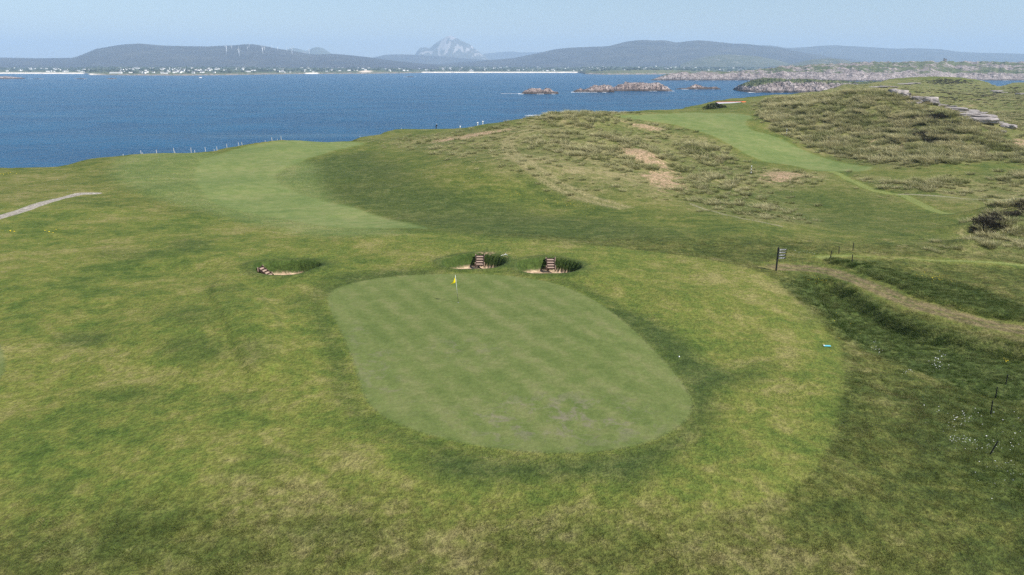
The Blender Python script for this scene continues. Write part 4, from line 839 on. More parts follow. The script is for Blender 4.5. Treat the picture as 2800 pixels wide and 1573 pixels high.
# ------------------------------------------------------------------ things
WHITE = plain('white_paint', (0.80, 0.80, 0.78), .45, .4, .05); BLACK = plain('black_paint', (0.012, 0.012, 0.014), .5, .4, .2); YEL = plain('yellow_nylon', (0.85, 0.68, 0.01), .7, .2, .06)
WOOD = M('weathered_timber'); p_ = WOOD.n('TexCoord').outputs['Object']; n_ = WOOD.noise(WOOD.n('Mapping', {'Vector': p_, 'Scale': (1.5, 14, 14)}).outputs[0], 3.0, 5, .6)
WOOD.bsdf(WOOD.mix(n_, (0.30, 0.20, 0.15), (0.56, 0.43, 0.35)), .85, .2); WOOD = WOOD.m
DWOOD = M('dark_timber'); p_ = DWOOD.n('TexCoord').outputs['Object']; n_ = DWOOD.noise(DWOOD.n('Mapping', {'Vector': p_, 'Scale': (1.5, 14, 14)}).outputs[0], 3.0, 5, .6)
DWOOD.bsdf(DWOOD.mix(n_, (0.030, 0.018, 0.016), (0.095, 0.060, 0.050)), .85, .2); DWOOD = DWOOD.m

# flagstick in its hole
b0 = ground(1253, 827); fs = empty('flagstick', b0, (R(1.0), R(-4.6), 0)); tag(fs, 'yellow flag hanging on a black and white pin in the green', 'flag')
bm = bmesh.new(); add_tube(bm, (0, 0, -0.10), (0, 0, 0.66), .013, .013, 10); bm_obj('lower_pole', bm, BLACK, fs, True)
bm = bmesh.new(); add_tube(bm, (0, 0, 0.66), (0, 0, 2.06), .014, .012, 10); bm_obj('upper_pole', bm, WHITE, fs, True)
bm = bmesh.new(); bmesh.ops.create_uvsphere(bm, u_segments=8, v_segments=6, radius=.02, matrix=Matrix.Translation((0, 0, 2.07))); bm_obj('cap', bm, WHITE, fs, True)
V, F = [], []; nu, nv = 12, 10                                                  # limp cloth: pole edge at x=0, falls in folds
for j in range(nv + 1):
    for i in range(nu + 1):
        t = i / nu; s = j / nv; top = 2.04 - 0.16 * t; bot = 1.52 - 0.10 * t; z = top + (bot - top) * s - 0.40 * t * (1 - s) * 0.75
        V.append((-0.012 - 0.44 * t * (0.35 + 0.65 * s ** 0.8), 0.045 * math.sin(9 * t + 1.5 * s) * t, z - .03 * t * t)); 
for j in range(nv):
    for i in range(nu): q = j * (nu + 1) + i; F.append((q, q + 1, q + nu + 2, q + nu + 1))
fl = mesh_np('flag', V, F, YEL, True, parent=fs); md = fl.modifiers.new('thick', 'SOLIDIFY'); md.thickness = .004
cup = empty('golf_hole', b0 + np.array([0, 0, 0])); tag(cup, 'small round hole at the foot of the flag pin', 'golf hole')
bm = bmesh.new(); bmesh.ops.create_cone(bm, cap_ends=False, segments=20, radius1=.054, radius2=.054, depth=.012, matrix=Matrix.Translation((0, 0, .004))); bm_obj('rim', bm, WHITE, cup, True)
bm = bmesh.new(); bmesh.ops.create_circle(bm, cap_ends=True, segments=20, radius=.053, matrix=Matrix.Translation((0, 0, .006))); bm_obj('cup_floor', bm, BLACK, cup)

# wooden steps into the bunkers
def steps(loc, rz, label, nst=4, wid=0.62, rise=0.17, run=0.24):
    e = empty('wooden_steps', loc, (0, 0, rz)); tag(e, label, 'steps', 'wooden bunker steps')
    for i in range(nst):                                                        # +y is uphill, top step last
        bm = bmesh.new(); add_box(bm, (random.uniform(-.01, .01), i * run + run * .5, (i + 1) * rise - .03), (wid, run * .86, .055), bev=.008); bm_obj('tread', bm, WOOD, e)
        bm = bmesh.new(); add_box(bm, (0, i * run + .03, (i + .5) * rise - .03), (wid - .02, .04, rise - .06), bev=.004); bm_obj('riser', bm, DWOOD, e)
    bm = bmesh.new(); add_box(bm, (0, nst * run + .06, nst * rise + .01), (wid + .12, .10, .09), bev=.01); bm_obj('top_sleeper', bm, DWOOD, e)
    for s in (-1, 1):
        bm = bmesh.new(); a = math.atan2(rise, run); L = math.hypot(nst * run, nst * rise)
        add_box(bm, (s * (wid / 2 + .035), nst * run / 2, nst * rise / 2 + .06), (.06, L + .15, .20), Matrix.Rotation(a, 3, 'X'), .008); bm_obj('stringer', bm, DWOOD, e)
        for j in (0, 1):
            bm = bmesh.new(); add_box(bm, (s * (wid / 2 + .10), .10 + j * (nst * run - .15), .12 + j * (nst * rise - .12)), (.05, .05, .40), bev=.008); bm_obj('peg', bm, WOOD, e)
    return e
def bunker_pt(i, ang, rad):
    c, a, b = BK[i]; x = c[0] + a * rad * math.cos(ang); y = c[1] + b * rad * math.sin(ang); return x, y
c1, a1, bb1 = BK[1]; xs_ = cast(GZ0, [1207 * K], [642 * K])[0][0]; ry = c1[1] + bb1 * math.sqrt(max(.05, 1 - ((xs_ - c1[0]) / a1) ** 2))
steps((xs_, ry - 0.98, gz(c1[0], c1[1]) + .30), 0, 'wooden steps climbing the back wall of the middle bunker')
c2, a2, bb2 = BK[2]; xs_ = cast(GZ0, [1386 * K], [655 * K])[0][0]; ry = c2[1] + bb2 * math.sqrt(max(.05, 1 - ((xs_ - c2[0]) / a2) ** 2))
steps((xs_, ry - 0.98, gz(c2[0], c2[1]) + .30), 0, 'wooden steps climbing the back wall of the right bunker')
c0_, a0_, bb0 = BK[0]; ang = R(168); px_, py_ = c0_[0] + a0_ * math.cos(ang), c0_[1] + bb0 * math.sin(ang)
steps((px_ + 1.15, py_ - .10, gz(c0_[0], c0_[1]) + .20), R(90 - 14), 'wooden steps running down the left end of the left bunker')
# rake left at the middle bunker
p = ground(1376, 700); e = empty('bunker_rake', (p[0], p[1], p[2] + .06), (0, 0, R(35))); tag(e, 'pale rake lying on the right rim of the middle bunker', 'rake')
bm = bmesh.new(); add_tube(bm, (-.25, 0, 0), (.30, 0, .05), .012, .012, 6); bm_obj('handle', bm, WHITE, e)
bm = bmesh.new(); add_box(bm, (.30, 0, .05), (.03, .36, .03)); bm_obj('head', bm, WHITE, e)
for i in range(7):
    bm = bmesh.new(); add_tube(bm, (.30, -.16 + i * .053, .04), (.30, -.16 + i * .053, -.03), .007, .004, 5); bm_obj('tine', bm, WHITE, e)

# direction sign
b1 = ground(2122, 741); sg = empty('signpost', (b1[0], b1[1], b1[2] - .03)); tag(sg, 'black signpost with four white lettered pointers beside the dirt track', 'signpost')
bm = bmesh.new(); add_box(bm, (0, 0, .98), (.115, .115, 2.26), bev=.008); bm_obj('post', bm, BLACK, sg)
bm = bmesh.new(); add_tube(bm, (0, 0, 2.11), (0, 0, 2.16), .075, .02, 4); bm_obj('finial', bm, BLACK, sg)
for i, txt in enumerate((('GENTS 3', 'RD'), ('GENTS 12', 'TH'), ('LADIES 3', 'RD'), ('LADIES 12', 'TH'))):
    z = 1.95 - i * .245; w = .70
    bm = bmesh.new(); pts = [(.05, -.075), (.05 + w - .10, -.075), (.05 + w, 0), (.05 + w - .10, .075), (.05, .075)]
    vs = [bm.verts.new((a, -.078, z + b)) for a, b in pts]; f = bm.faces.new(vs); ex = bmesh.ops.extrude_face_region(bm, geom=[f]); bmesh.ops.translate(bm, verts=[q for q in ex['geom'] if isinstance(q, bmesh.types.BMVert)], vec=(0, .03, 0))
    bd = bm_obj('pointer_board', bm, BLACK, sg)
    xo = .085; full = [(ch, .135, -.048) for ch in txt[0]] + [(ch, .075, .0) for ch in txt[1]]; kx = .86 if len(txt[0]) < 8 else .72 if txt[0][0] == 'G' else .70
    for ch, sz, dz in full:
        if ch == ' ': xo += .035; continue
        cu = bpy.data.curves.new('t', 'FONT'); cu.body = ch; cu.size = sz; cu.offset = .0035; cu.extrude = .002
        to = bpy.data.objects.new('t', cu); COL.objects.link(to); bpy.context.view_layer.update()
        me = bpy.data.meshes.new_from_object(to.evaluated_get(bpy.context.evaluated_depsgraph_get())); bpy.data.objects.remove(to)
        xs = [v.co.x for v in me.vertices]; wd = max(xs) - min(xs)
        me.transform(Matrix.Translation((xo, -.081, z + dz)) @ Matrix.Rotation(math.pi / 2, 4, 'X') @ Matrix.Diagonal((kx, 1, 1, 1)) @ Matrix.Translation((-min(xs), 0, 0)))
        me.materials.clear(); me.materials.append(WHITE); lo_ = bpy.data.objects.new('letter', me); COL.objects.link(lo_); lo_.parent = bd
        xo += wd * kx + .010

# posts
def stake(u, v, h, label, group, lean=(0, 0), r=.035, mat=BLACK, cat='post', name='marker_post', cap=None):
    p = ground(u, v); e = empty(name, (p[0], p[1], p[2] - .05), (R(lean[0]), R(lean[1]), random.uniform(0, 1))); tag(e, label, cat, group)
    e.rotation_euler = (R(lean[0]), R(lean[1]), 0)
    bm = bmesh.new(); add_tube(bm, (0, 0, 0), (0, 0, h + .05), r, r * .95, 8); bm_obj('shaft', bm, mat, e, False)
    bm = bmesh.new(); add_tube(bm, (0, 0, h + .05), (0, 0, h + .05 + r * .8), r * .95, r * .35, 8); bm_obj('top', bm, cap or mat, e, False)
    return e
for u, v, h, ln, lab in ((2270, 706, .68, (0, 5), 'black stake leftmost of the four beyond the signpost'), (2294, 694, .72, (0, -5), 'black stake second from left beyond the signpost'), (2332, 685, .74, (0, -1), 'black stake furthest back right of the signpost'), (2330, 717, .70, (0, -4), 'black stake at the top of the bank by the dirt track')):
    stake(u, v, h, lab, 'black stakes near the signpost', ln, .042)
for u, v, h, ln, lab in ((2750, 1052, .66, (0, 0), 'black stake highest of the four in the right rough'), (2722, 1089, .72, (0, -2), 'black stake second from top in the right rough'), (2709, 1134, .80, (0, -3), 'black stake third from top in the right rough'), (2706, 1243, .74, (3, 17), 'black stake leaning over beside the daisies, lowest in the rough')):
    stake(u, v, h, lab, 'black stakes in the right rough', ln, .032)
def striped(u, v, h, label):
    p = ground(u, v); e = empty('striped_post', p); tag(e, label, 'post', 'black and white striped posts')
    nseg = 6
    for i in range(nseg):
        bm = bmesh.new(); add_tube(bm, (0, 0, h * i / nseg), (0, 0, h * (i + 1) / nseg), .075, .075, 10); bm_obj('white_band' if i % 2 else 'black_band', bm, WHITE if i % 2 else BLACK, e, True)
striped(2053, 478, 1.85, 'nearer black and white striped post below the fairway bend')
striped(2150, 370, 1.75, 'farther black and white striped post at the foot of the dune')

OFFW = plain('weathered_white', (0.58, 0.57, 0.54), .7, .2, .12)
# white fence stakes along the cliff
fence = [(337, 425, .35), (386, 421, .95), (390, 422, .3), (429, 422, 1.0), (477, 422, 1.35), (479, 422.5, .3), (523, 420.5, 1.45), (533, 421, .7), (563, 419, 1.25), (586, 416, .5), (594, 413.5, 1.1), (621, 408, 1.2), (653, 398, 1.1), (662, 395.5, .95), (725, 385.5, .45), (744, 385, 1.15), (758, 384.5, .5), (769, 382, 1.2), (985, 383, .5), (1098, 359, .45)]
for i, (u, v, h) in enumerate(fence):
    p = cast(GZ, [u], [v + 3])[0]; ys = np.arange(p[1], p[1] + 40, .25); rx = float(ray(u, v)[0]); vis = (lookup(GZ, rx * ys, ys) - CAM_Z) / ys; j = int(np.argmax(vis)); yy = ys[j]
    e = empty('fence_stake', (rx * yy, yy, gz(rx * yy, yy) - .1), (R(random.uniform(-3, 3)), R(random.uniform(-5, 5)), 0))
    tag(e, 'white fence stake on the cliff edge, number %s from the left' % ['one', 'two', 'three', 'four', 'five', 'six', 'seven', 'eight', 'nine', 'ten', 'eleven', 'twelve', 'thirteen', 'fourteen', 'fifteen', 'sixteen', 'seventeen', 'eighteen', 'nineteen', 'twenty'][i], 'stake', 'white stakes along the cliff edge')
    bm = bmesh.new(); h *= .75; add_tube(bm, (0, 0, 0), (0, 0, h + .1), .048, .045, 8); bm_obj('shaft', bm, OFFW, e)
    bm = bmesh.new(); add_tube(bm, (0, 0, h + .1), (0, 0, h + .14), .045, .02, 8); bm_obj('top', bm, OFFW, e)

# blue tee marker plate and golf ball
p = ground(2261, 948); e = empty('tee_marker', p, (0, 0, R(-4))); tag(e, 'flat light blue marker bar lying on the mown turf', 'marker')
BLUE = plain('cyan_plastic', (0.10, 0.48, 0.62), .4, .4, .06)
bm = bmesh.new(); add_box(bm, (0, 0, .05), (.48, .15, .07), bev=.02); bm_obj('bar', bm, BLUE, e)
bm = bmesh.new(); add_box(bm, (-.19, 0, .088), (.09, .152, .012), bev=.004); bm_obj('end_plate', bm, WHITE, e)
for s in (-1, 1):
    bm = bmesh.new(); add_tube(bm, (s * .16, 0, -.06), (s * .16, 0, .03), .012, .014, 6); bm_obj('peg', bm, BLACK, e)
p = ground(1857, 977); bm = bmesh.new(); bmesh.ops.create_icosphere(bm, subdivisions=3, radius=.042, matrix=Matrix())
for v in bm.verts: v.co *= 1 - .02 * (math.sin(60 * v.co.x / .04) * math.sin(60 * v.co.y / .04))
o = bm_obj('golf_ball', bm, WHITE, None, True); o.location = (p[0], p[1], p[2] + .035); tag(o, 'white golf ball in the dark turf right of the green', 'ball')

# granite ledges on the dune ridge and in the heath
SLAB = M('lichen_granite'); pos = SLAB.n('NewGeometry').outputs['Position']; n1 = SLAB.noise(pos, .5, 5, .65); n2 = SLAB.noise(pos, 2.6, 5, .7)
SLAB.bsdf(SLAB.mix(SLAB.ss(n2, .44, .36), SLAB.ramp(n1, [(.36, (0.20, 0.18, 0.175)), (.5, (0.30, 0.27, 0.255)), (.64, (0.42, 0.375, 0.35))]), (.10, .09, .09)), .9, .15, SLAB.bump(n2, .7, .12)); SLAB = SLAB.m
def slab(parent, loc, s, rz, seed, tilt=0.0):
    bm = bmesh.new(); bmesh.ops.create_icosphere(bm, subdivisions=3, radius=1.0); r = random.Random(seed); off = r.uniform(0, 50)
    for v in bm.verts:
        c = v.co; q = max(abs(c.x), abs(c.y), abs(c.z)); c = c / (q ** .7)
        nn_ = float(fbm(np.array([c.x * 1.3 + off]), np.array([c.y * 1.3 + c.z * .7 + off]), 3, seed)[0]); lay = round((c.z + nn_ * .5) * 3) / 3
        v.co = Vector((c.x * s[0] * (1 + .28 * nn_), c.y * s[1] * (1 + .28 * nn_), (0.55 * c.z + .45 * lay) * s[2] * (1 + .3 * nn_)))
    o = bm_obj('rock', bm, SLAB, parent, False); o.location = loc; o.rotation_euler = (tilt, r.uniform(-.06, .06), rz); return o
def ledge(label, items, seed):
    pts = [ground(u, v) for u, v, *_ in items]; c = np.mean(pts, 0); e = empty('rock_ledge', c); tag(e, label, 'rock')
    for i, (pt, it) in enumerate(zip(pts, items)):
        sc = pt[1] / 1000 * .5
        slab(e, Vector(pt - c) + Vector((0, 0, it[4] * .30)), (it[2] * sc, it[3] * .8, it[4] * .62), R(it[5]), seed + i)
ledge('grey granite outcrop highest on the ridge right of the big dune', [(2493, 272, 16, 3.5, .9, -5), (2512, 276, 24, 3.5, 1.5, -8), (2532, 278, 28, 4, 1.6, -12), (2545, 284, 18, 3, 1.0, -15), (2498, 282, 20, 2, .4, -8)], 300)
ledge('long cracked slab of pale granite along the dune ridge', [(2566, 289, 26, 3, .5, -18), (2590, 293, 24, 3, .6, -20), (2606, 300, 34, 5, .8, -22), (2630, 305, 40, 6, 1.0, -25), (2655, 311, 36, 6, 1.1, -25), (2640, 317, 34, 4, .9, -20), (2668, 322, 34, 4, 1.0, -28), (2690, 322, 30, 4, 1.1, -30), (2685, 333, 34, 3.5, 1.2, -20), (2703, 334, 18, 3, 1.2, -40), (2662, 329, 26, 3, .7, -14), (2714, 331, 14, 3, .9, -30)], 320)
ledge('small broken granite blocks at the low end of the ridge slab', [(2728, 335, 14, 2, .4, -25), (2742, 340, 12, 2, .4, -25), (2752, 347, 18, 2.2, .7, -30), (2764, 350, 14, 2, .9, -30)], 350)
ledge('single low grey stone on the slope under the ridge slab', [(2738, 361, 9, 1.2, .4, 0)], 360)
ledge('dark grey boulder on the skyline behind the big dune', [(2455, 258, 22, 3, 1.6, 0), (2470, 262, 12, 3, 1.0, 0)], 370)
ledge('pale flat rocks beside the brown heath knoll', [(2400, 239, 26, 5, .6, 0), (2430, 238, 22, 5, .6, 0), (2470, 231, 22, 6, .8, 0), (2500, 229, 14, 6, .9, 0)], 380)
ledge('pale rocks near the inlet at the right edge', [(2722, 250, 16, 5, .7, 0), (2737, 254, 16, 5, .8, 0), (2795, 258, 14, 5, .8, 0)], 390)

# shrub and clubhouse roof beyond the fairway
def bush(u, v, w, h, n_l, label):
    p = ground(u, v); e = empty('shrub', p); tag(e, label, 'shrub')
    bm = bmesh.new()
    for i in range(7): a = random.uniform(0, 6.3); add_tube(bm, (0, 0, -.1), (w * .3 * math.cos(a), w * .25 * math.sin(a), h * .6), .06, .02, 5)
    bm_obj('stems', bm, DWOOD, e)
    V, F = [], []
    for i in range(n_l):
        a, q, zz = random.uniform(0, 6.283), random.uniform(0, 1) ** .4, random.uniform(.05, 1); lump = .75 + .35 * math.sin(a * 3 + 4 * zz)
        x, y, z = w / 2 * q * math.cos(a) * lump * math.sqrt(1 - .75 * zz * zz), w / 2.4 * q * math.sin(a) * lump, h * zz * (1 - .35 * abs(x_ / w) if (x_ := w / 2 * q * math.cos(a)) else 1)
        s = random.uniform(.12, .3); d = Vector((random.gauss(0, 1), random.gauss(0, 1), random.gauss(0, 1))).normalized(); t = d.orthogonal().normalized() * s; bt = d.cross(t).normalized() * s * .6; b = len(V)
        c = Vector((x, y, z)); V += [c - t, c + bt, c + t, c - bt]; F.append((b, b + 1, b + 2, b + 3))
    mesh_np('foliage', V, F, LEAF, False, parent=e)
m = M('dark_leaf'); n_ = m.noise(m.n('NewGeometry').outputs['Position'], 1.2, 3); m.bsdf(m.mix(n_, (0.022, 0.034, 0.012), (0.085, 0.100, 0.036)), .7, .3); LEAF = m.m
bush(1953, 297, 9.5, 1.9, 2600, 'dark wind clipped shrub in front of the hidden shed roof')
def hidden_house():
    x, y, z = [float(t) for t in at_y(1998, 279.5, 372)]
    e = empty('clubhouse', (x, y, z - 4.6), (0, 0, R(24))); tag(e, 'low building with grey roof and red ridge half hidden behind the grass bank', 'building')
    W_, D_, hw, hr = 9.0, 5.6, 3.0, 4.6
    GREY = plain('grey_roof_sheet', (0.42, 0.43, 0.45), .5, .3, .08); REDR = plain('red_ridge_tile', (0.50, 0.07, 0.05), .7, .2, .1); ORA = plain('orange_board', (0.75, 0.20, 0.06), .6, .2, .08); WALL = plain('dark_gable_board', (0.030, 0.030, 0.028), .9, .1, .2)
    bm = bmesh.new(); add_box(bm, (0, 0, hw / 2 - 1), (2 * W_ - .3, 2 * D_ - .6, hw + 2)); bm_obj('wall', bm, WHITE, e)
    for s in (-1, 1):
        a = math.atan2(hr - hw, D_); L = math.hypot(hr - hw, D_) + .35
        bm = bmesh.new(); add_box(bm, (0, s * (D_ / 2 + .08), (hw + hr) / 2), (2 * W_, L, .14), Matrix.Rotation(-s * a, 3, 'X'), .02); bm_obj('roof_slope', bm, GREY, e)
        bm = bmesh.new(); vs = [bm.verts.new((s * (W_ - .1), q, zz)) for q, zz in ((-D_, hw - .1), (D_, hw - .1), (0, hr - .1))]; f = bm.faces.new(vs); ex = bmesh.ops.extrude_face_region(bm, geom=[f]); bmesh.ops.translate(bm, verts=[q for q in ex['geom'] if isinstance(q, bmesh.types.BMVert)], vec=(s * -.12, 0, 0)); bm_obj('gable', bm, WALL if s < 0 else ORA, e)
    bm = bmesh.new(); add_box(bm, (0, 0, hr + .12), (2 * W_, .5, .18), bev=.05); bm_obj('ridge_cap', bm, REDR, e)
    bm = bmesh.new(); add_box(bm, (W_ - 1.6, -1.5, hr - .20), (2.6, 2.0, .16), Matrix.Rotation(math.atan2(hr - hw, D_), 3, 'X')); bm_obj('orange_panel', bm, ORA, e)
hidden_house()

# golfer on the clifftop tee
def golfer():
    u, v = 1192, 357; rx = float(ray(u, v)[0]); ys = np.arange(222, 244, .2); yy = float(ys[int(np.argmax((lookup(GZ, rx * ys, ys) - CAM_Z) / ys))]); x = rx * yy; z = gz(x, yy)
    e = empty('person', (x, yy + 1.0, gz(x, yy + 1.0)), (0, 0, R(-60))); tag(e, 'person in dark clothes and white cap bending forward on the clifftop turf', 'person')
    def skin(name, verts, edges, rad, mat):
        me = bpy.data.meshes.new(name); me.from_pydata(verts, edges, []); o = bpy.data.objects.new(name, me); COL.objects.link(o); o.parent = e
        s = o.modifiers.new('skin', 'SKIN'); 
        for i, r_ in enumerate(rad): me.skin_vertices[0].data[i].radius = (r_, r_)
        me.skin_vertices[0].data[0].use_root = True; q = o.modifiers.new('sub', 'SUBSURF'); q.levels = 1; q.render_levels = 1; me.materials.append(mat); return o
    DARK = plain('dark_clothing', (0.012, 0.013, 0.018), .9, .1, .2); SKIN = plain('skin', (0.50, 0.30, 0.22), .6, .3, .05)
    vs = [(0, 0, .93), (.10, 0, 1.08), (.26, 0, 1.28), (.36, 0, 1.40), (-.02, .10, .88), (.03, .12, .48), (0, .13, .06), (.16, .13, .03), (-.02, -.10, .88), (.03, -.12, .48), (0, -.13, .06), (.16, -.13, .03), (.30, .20, 1.30), (.40, .22, 1.02), (.52, .12, .84), (.30, -.20, 1.30), (.40, -.22, 1.02), (.52, -.12, .84), (.42, 0, 1.47)]
    ed = [(0, 1), (1, 2), (2, 3), (0, 4), (4, 5), (5, 6), (6, 7), (0, 8), (8, 9), (9, 10), (10, 11), (2, 12), (12, 13), (13, 14), (2, 15), (15, 16), (16, 17), (3, 18)]
    skin('body', vs, ed, [.15, .15, .17, .08, .10, .075, .055, .05, .10, .075, .055, .05, .07, .055, .04, .07, .055, .04, .06], DARK)
    skin('head', [(.44, 0, 1.47), (.50, 0, 1.56)], [(0, 1)], [.085, .10], SKIN)
    bm = bmesh.new(); bmesh.ops.create_uvsphere(bm, u_segments=12, v_segments=8, radius=.125, matrix=Matrix.Translation((.50, 0, 1.60)) @ Matrix.Diagonal((1, 1, .75, 1))); add_box(bm, (.63, 0, 1.57), (.12, .16, .02)); bm_obj('cap', bm, WHITE, e, True)
    for s in (-1, 1):
        bm = bmesh.new(); bmesh.ops.create_uvsphere(bm, u_segments=8, v_segments=6, radius=.05, matrix=Matrix.Translation((.55, s * .10, .78)) @ Matrix.Diagonal((1, .6, 1.4, 1))); bm_obj('hand', bm, SKIN, e, True)
golfer()
for u, v, h, lab in ((1306, 344, .7, 'white marker post on the dune brow, left of a pair'), (1320, 342.5, .75, 'white marker post on the dune brow, right of a pair'), (1258, 348, .45, 'small white marker post alone on the brow between golfer and pair')):
    rx = float(ray(u, v)[0]); ys = np.arange(200, 250, .25); yy = float(ys[int(np.argmax((lookup(GZ, rx * ys, ys) - CAM_Z) / ys))]); e = empty('white_post', (rx * yy, yy, gz(rx * yy, yy) - .1)); tag(e, lab, 'post', 'white posts on the dune brow')
    bm = bmesh.new(); add_tube(bm, (0, 0, 0), (0, 0, h), .10, .10, 8); bm_obj('shaft', bm, WHITE, e)
    bm = bmesh.new(); bmesh.ops.create_uvsphere(bm, u_segments=8, v_segments=6, radius=.22, matrix=Matrix.Translation((0, 0, h + .12))); bm_obj('ball_top', bm, WHITE, e, True)

# ------------------------------------------------------------------ far things: turbines, houses, tower, boat, trees
def turbine(hub, seed):
    e = empty('wind_turbine', (0, 0, 0)); k = hub / 50.0
    bm = bmesh.new(); add_tube(bm, (0, 0, -3 * k), (0, 0, hub), 2.3 * k, 1.5 * k, 12); bm_obj('tower', bm, TW, e, True)
    bm = bmesh.new(); add_box(bm, (0, 1.5 * k, hub + .9 * k), (3.0 * k, 7.5 * k, 3.0 * k), bev=.5 * k); bm_obj('nacelle', bm, TW, e)
    for i in range(3):
        a = seed + i * 2 * math.pi / 3; d = Vector((math.cos(a), 0, math.sin(a))); bm = bmesh.new(); c = Vector((0, -2.9 * k, hub + .9 * k))
        add_tube(bm, c, c + d * 6 * k, .7 * k, 1.15 * k, 6); add_tube(bm, c + d * 6 * k, c + d * 22 * k, 1.15 * k, .25 * k, 6); b = bm_obj('blade', bm, TW, e, True)
    bm = bmesh.new(); add_tube(bm, (0, -2.2 * k, hub + .9 * k), (0, -4.2 * k, hub + .9 * k), 1.3 * k, .4 * k, 10); bm_obj('hub', bm, TW, e, True)
    return e
TW = plain('turbine_white', (0.82, 0.83, 0.84), .5, .3, .03)
tur = [(620, 146.5, 17, 'nearest the left, tall, on the hill front'), (634, 136, 8, 'small, second from left near the crest'), (654.5, 154, 17, 'tall, lowest on the hill front'), (678, 138.5, 8.5, 'small, left of the pair under the summit'), (682, 131.5, 8, 'small, highest, just under the summit'), (719, 149, 17, 'tall, in front of a small one right of the summit'), (724, 140, 10, 'small, behind a tall one right of the summit'), (743.5, 135, 6, 'only its top showing over the falling crest'), (759.5, 140, 9, 'small, on the falling crest line'), (784.5, 142, 9, 'small, on the crest left of the far double peak'), (799, 150.5, 16, 'tall, in front of the far double peak'), (846, 151, 14, 'rightmost, beside the rounded far peak')]
for i, (u, v, hp, lab) in enumerate(tur):
    x, y, z = on_hill(hA, u, v); hub = max(28, hp * y / F_PX * 1.02); e = turbine(hub, random.uniform(0, 2)); e.location = (x, y, z); e.rotation_euler = (0, 0, R(random.uniform(-25, 25)))
    tag(e, 'white wind turbine, ' + lab, 'wind turbine', 'wind turbines on the far hill')

m = M('house_wall_white'); nn_ = m.noise(m.n('TexCoord').outputs['Object'], .6, 3); m.bsdf(m.mix(nn_, (.80, .79, .77), (.88, .87, .85)), .8, .2); HW = m.m
HR = plain('slate_roof', (0.10, 0.10, 0.11), .7, .3, .15, 1.0); HR2 = plain('pale_roof', (0.36, 0.34, 0.32), .7, .3, .1, 1.0)
def house_mesh(L, D, h, r, roof, name):
    bm = bmesh.new(); x, y = L / 2, D / 2
    lo = [bm.verts.new(c) for c in ((-x, -y, -2), (x, -y, -2), (x, y, -2), (-x, y, -2))]; up = [bm.verts.new(c) for c in ((-x, -y, h), (x, -y, h), (x, y, h), (-x, y, h))]; rd = [bm.verts.new((-x, 0, h + r)), bm.verts.new((x, 0, h + r))]
    for i in range(4): bm.faces.new((lo[i], lo[(i + 1) % 4], up[(i + 1) % 4], up[i]))
    bm.faces.new((up[0], rd[0], up[3])); bm.faces.new((up[1], up[2], rd[1]))
    f1 = bm.faces.new((up[0], up[1], rd[1], rd[0])); f2 = bm.faces.new((up[2], up[3], rd[0], rd[1]))
    bmesh.ops.recalc_face_normals(bm, faces=bm.faces)
    f1.material_index = f2.material_index = 1
    for sx in (-x * .8, x * .8): add_box(bm, (sx, 0, h + r), (1.0, 1.0, 2.0))
    me = bpy.data.meshes.new(name); bm.to_mesh(me); bm.free(); me.materials.append(HW); me.materials.append(roof); return me
hm = [house_mesh(12, 7, 3.6, 3.0, HR, 'house_a'), house_mesh(16, 8, 4.2, 3.2, HR, 'house_b'), house_mesh(11, 8, 5.6, 3.0, HR, 'house_c'), house_mesh(20, 8, 3.4, 2.4, HR2, 'house_d'), house_mesh(34, 12, 5.5, 2.0, HR2, 'hall')]
zones = [(20, 250, 34, 160, 1500, 'tiny white house behind the left beach', 'houses behind the left beach'), (330, 640, 118, 150, 1500, 'tiny white house in the dense village below the turbine hill', 'houses of the dense village'), (640, 1010, 50, 160, 1900, 'tiny white house on the far shore below the turbine slope', 'houses below the turbine slope'),
         (1030, 1420, 52, 200, 2000, 'tiny white house on the far shore below the cone shaped mountain', 'houses below the cone shaped mountain'), (1420, 2140, 70, 200, 2100, 'tiny white house on the far shore below the broad hill', 'houses below the broad hill')]
for (u0, u1, cnt, d0, d1, lab, grp) in zones:
    for i in range(cnt):
        u = random.uniform(u0, u1); 
        if u0 == 330: u = min(max(random.gauss(475, 95), 330), 690)
        d_ = d0 + (d1 * 1.25 - d0) * random.random() ** 1.2
        if 1600 < u < 1980: d_ += 500
        x, y, z = on_plain(u, d_); o = bpy.data.objects.new('house', hm[random.choice((0, 0, 1, 1, 2, 3))]); COL.objects.link(o); s = random.uniform(.7, 1.05)
        o.location = (x, y, z + .3); o.rotation_euler = (0, 0, random.uniform(-.7, .7)); o.scale = (s, s, s); tag(o, lab, 'house', grp)
x, y, z = on_plain(318, 190); o = bpy.data.objects.new('long_hall', hm[4]); COL.objects.link(o); o.location = (x, y, z); o.scale = (1.5, 1, 1); tag(o, 'long white hall standing nearest the water in the village', 'building')
# hedgerow trees across the bay
m = M('far_foliage'); n_ = m.noise(m.n('NewGeometry').outputs['Position'], .15, 3); m.bsdf(m.mix(n_, (.020, .034, .018), (.050, .068, .030)), .9, .1); FFOL = m.m
def tree_lump(seed):
    bm = bmesh.new(); r = random.Random(seed)
    for q in range(5): bmesh.ops.create_icosphere(bm, subdivisions=1, radius=r.uniform(2, 3.4), matrix=Matrix.Translation((r.uniform(-5, 5), r.uniform(-2, 2), r.uniform(1.5, 5))))
    for v in bm.verts: v.co += Vector((r.uniform(-.6, .6), r.uniform(-.6, .6), r.uniform(-.6, .6)))
    o = bm_obj('tree_lump', bm, FFOL); COL.objects.unlink(o); return o
VT = variants('tree_lumps', [tree_lump(s) for s in range(4)])
P = []
for i in range(3200):
    u = random.uniform(-200, 2300); d_ = 260 + 2400 * random.random(); q = float(noise(np.array([u / 35]), np.array([d_ / 160]), 5)[0])
    if q < -0.02: continue
    P.append(on_plain(u, d_))
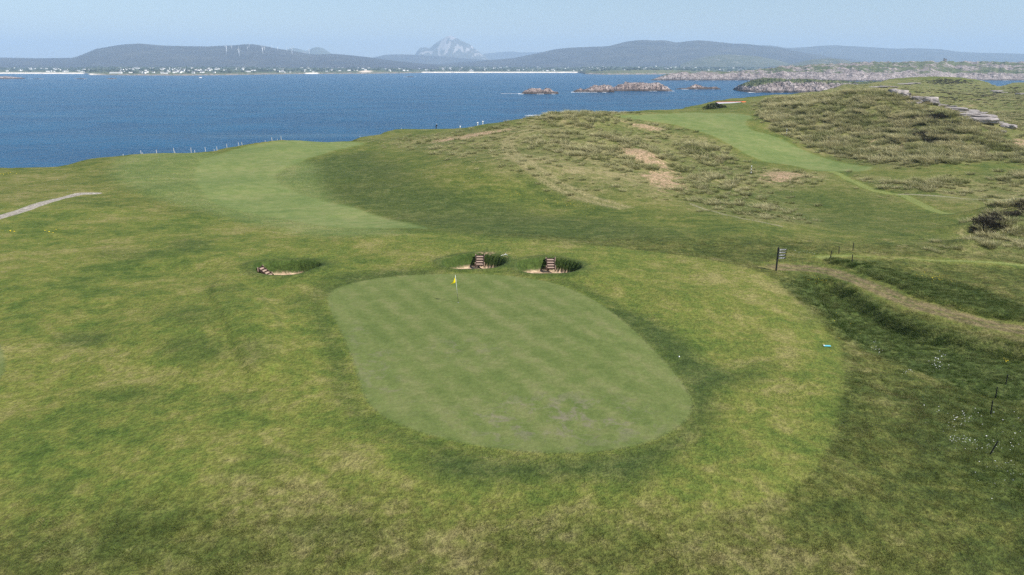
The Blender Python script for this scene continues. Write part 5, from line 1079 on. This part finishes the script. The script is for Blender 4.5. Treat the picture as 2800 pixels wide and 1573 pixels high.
scatter('distant_hedgerow_trees', np.array(P), RNG.uniform(.7, 1.5, len(P)), np.zeros(len(P)), VT, 'dark hedges and trees among the far houses')
# ruined signal tower
us_, rx_, RX, RY, RZ = RH; k_ = int(np.argmin(np.abs(us_ - 2583))); vis = (RZ[:, k_] - CAM_Z) / RY[:, k_]; i_ = int(np.argmax(vis))
e = empty('ruined_tower', (RX[i_, k_], RY[i_, k_], RZ[i_, k_] - .8)); tag(e, 'small roofless stone tower on the skyline of the rocky headland', 'tower')
STN = plain('old_stone', (0.26, 0.23, 0.22), .95, .1, .25, .8)
for nm, c, s in (('left_wall', (-3.0, 0, 4.9), (1.6, 5.5, 9.8)), ('right_wall', (2.6, 0, 4.0), (1.3, 5.5, 8.0)), ('front_wall', (0, -2.4, 2.6), (5.2, 1.0, 5.2)), ('back_wall', (0, 2.4, 3.4), (5.2, 1.0, 6.8))):
    bm = bmesh.new(); add_box(bm, c, s); bmesh.ops.subdivide_edges(bm, edges=bm.edges[:], cuts=3, use_grid_fill=True)
    for v in bm.verts: v.co += Vector((random.uniform(-.15, .15), random.uniform(-.15, .15), random.uniform(-.7, .3) if v.co.z > c[2] + s[2] * .45 else 0))
    bm_obj(nm, bm, STN, e)
# small boat
x, y, z = at_z(548, 213.8, 0); e = empty('motor_boat', (float(x), float(y), 0), (0, 0, R(20))); tag(e, 'tiny white motor boat alone on the bay off the village', 'boat')
bm = bmesh.new(); hull = []
for t in range(9):
    q = t / 8; w_ = 1.6 * (1 - max(0, (q - .5) / .5) ** 2) ** .5 + .02; zz = 1.3 + .7 * q * q; hull.append([bm.verts.new((q * 9 - 4.5, -w_, zz)), bm.verts.new((q * 9 - 4.5, -w_ * .6, -.4)), bm.verts.new((q * 9 - 4.5, w_ * .6, -.4)), bm.verts.new((q * 9 - 4.5, w_, zz))])
for a, b in zip(hull[:-1], hull[1:]):
    for i in range(4): bm.faces.new((a[i], a[(i + 1) % 4], b[(i + 1) % 4], b[i]))
bm.faces.new(hull[0]); bm_obj('hull', bm, WHITE, e, True)
bm = bmesh.new(); add_box(bm, (.3, 0, 2.4), (3.4, 2.0, 2.0), bev=.25); bm_obj('cabin', bm, WHITE, e)
bm = bmesh.new(); add_box(bm, (.32, 0, 2.75), (3.45, 2.05, .6), bev=.02); bm_obj('window_band', bm, BLACK, e)

# ------------------------------------------------------------------ sea air
bm = bmesh.new(); add_box(bm, (0, 10500, 400), (56000, 29000, 830))
m = M('sea_haze'); vol = m.n('VolumePrincipled', {'Color': (0.57, 0.755, 0.97, 1), 'Density': 0.000095, 'Anisotropy': 0.0}); m.t.links.new(vol.outputs[0], m.out.inputs['Volume'])
hz = bm_obj('haze', bm, m.m); tag(hz, 'pale sea haze over bay and hills', kind='stuff')
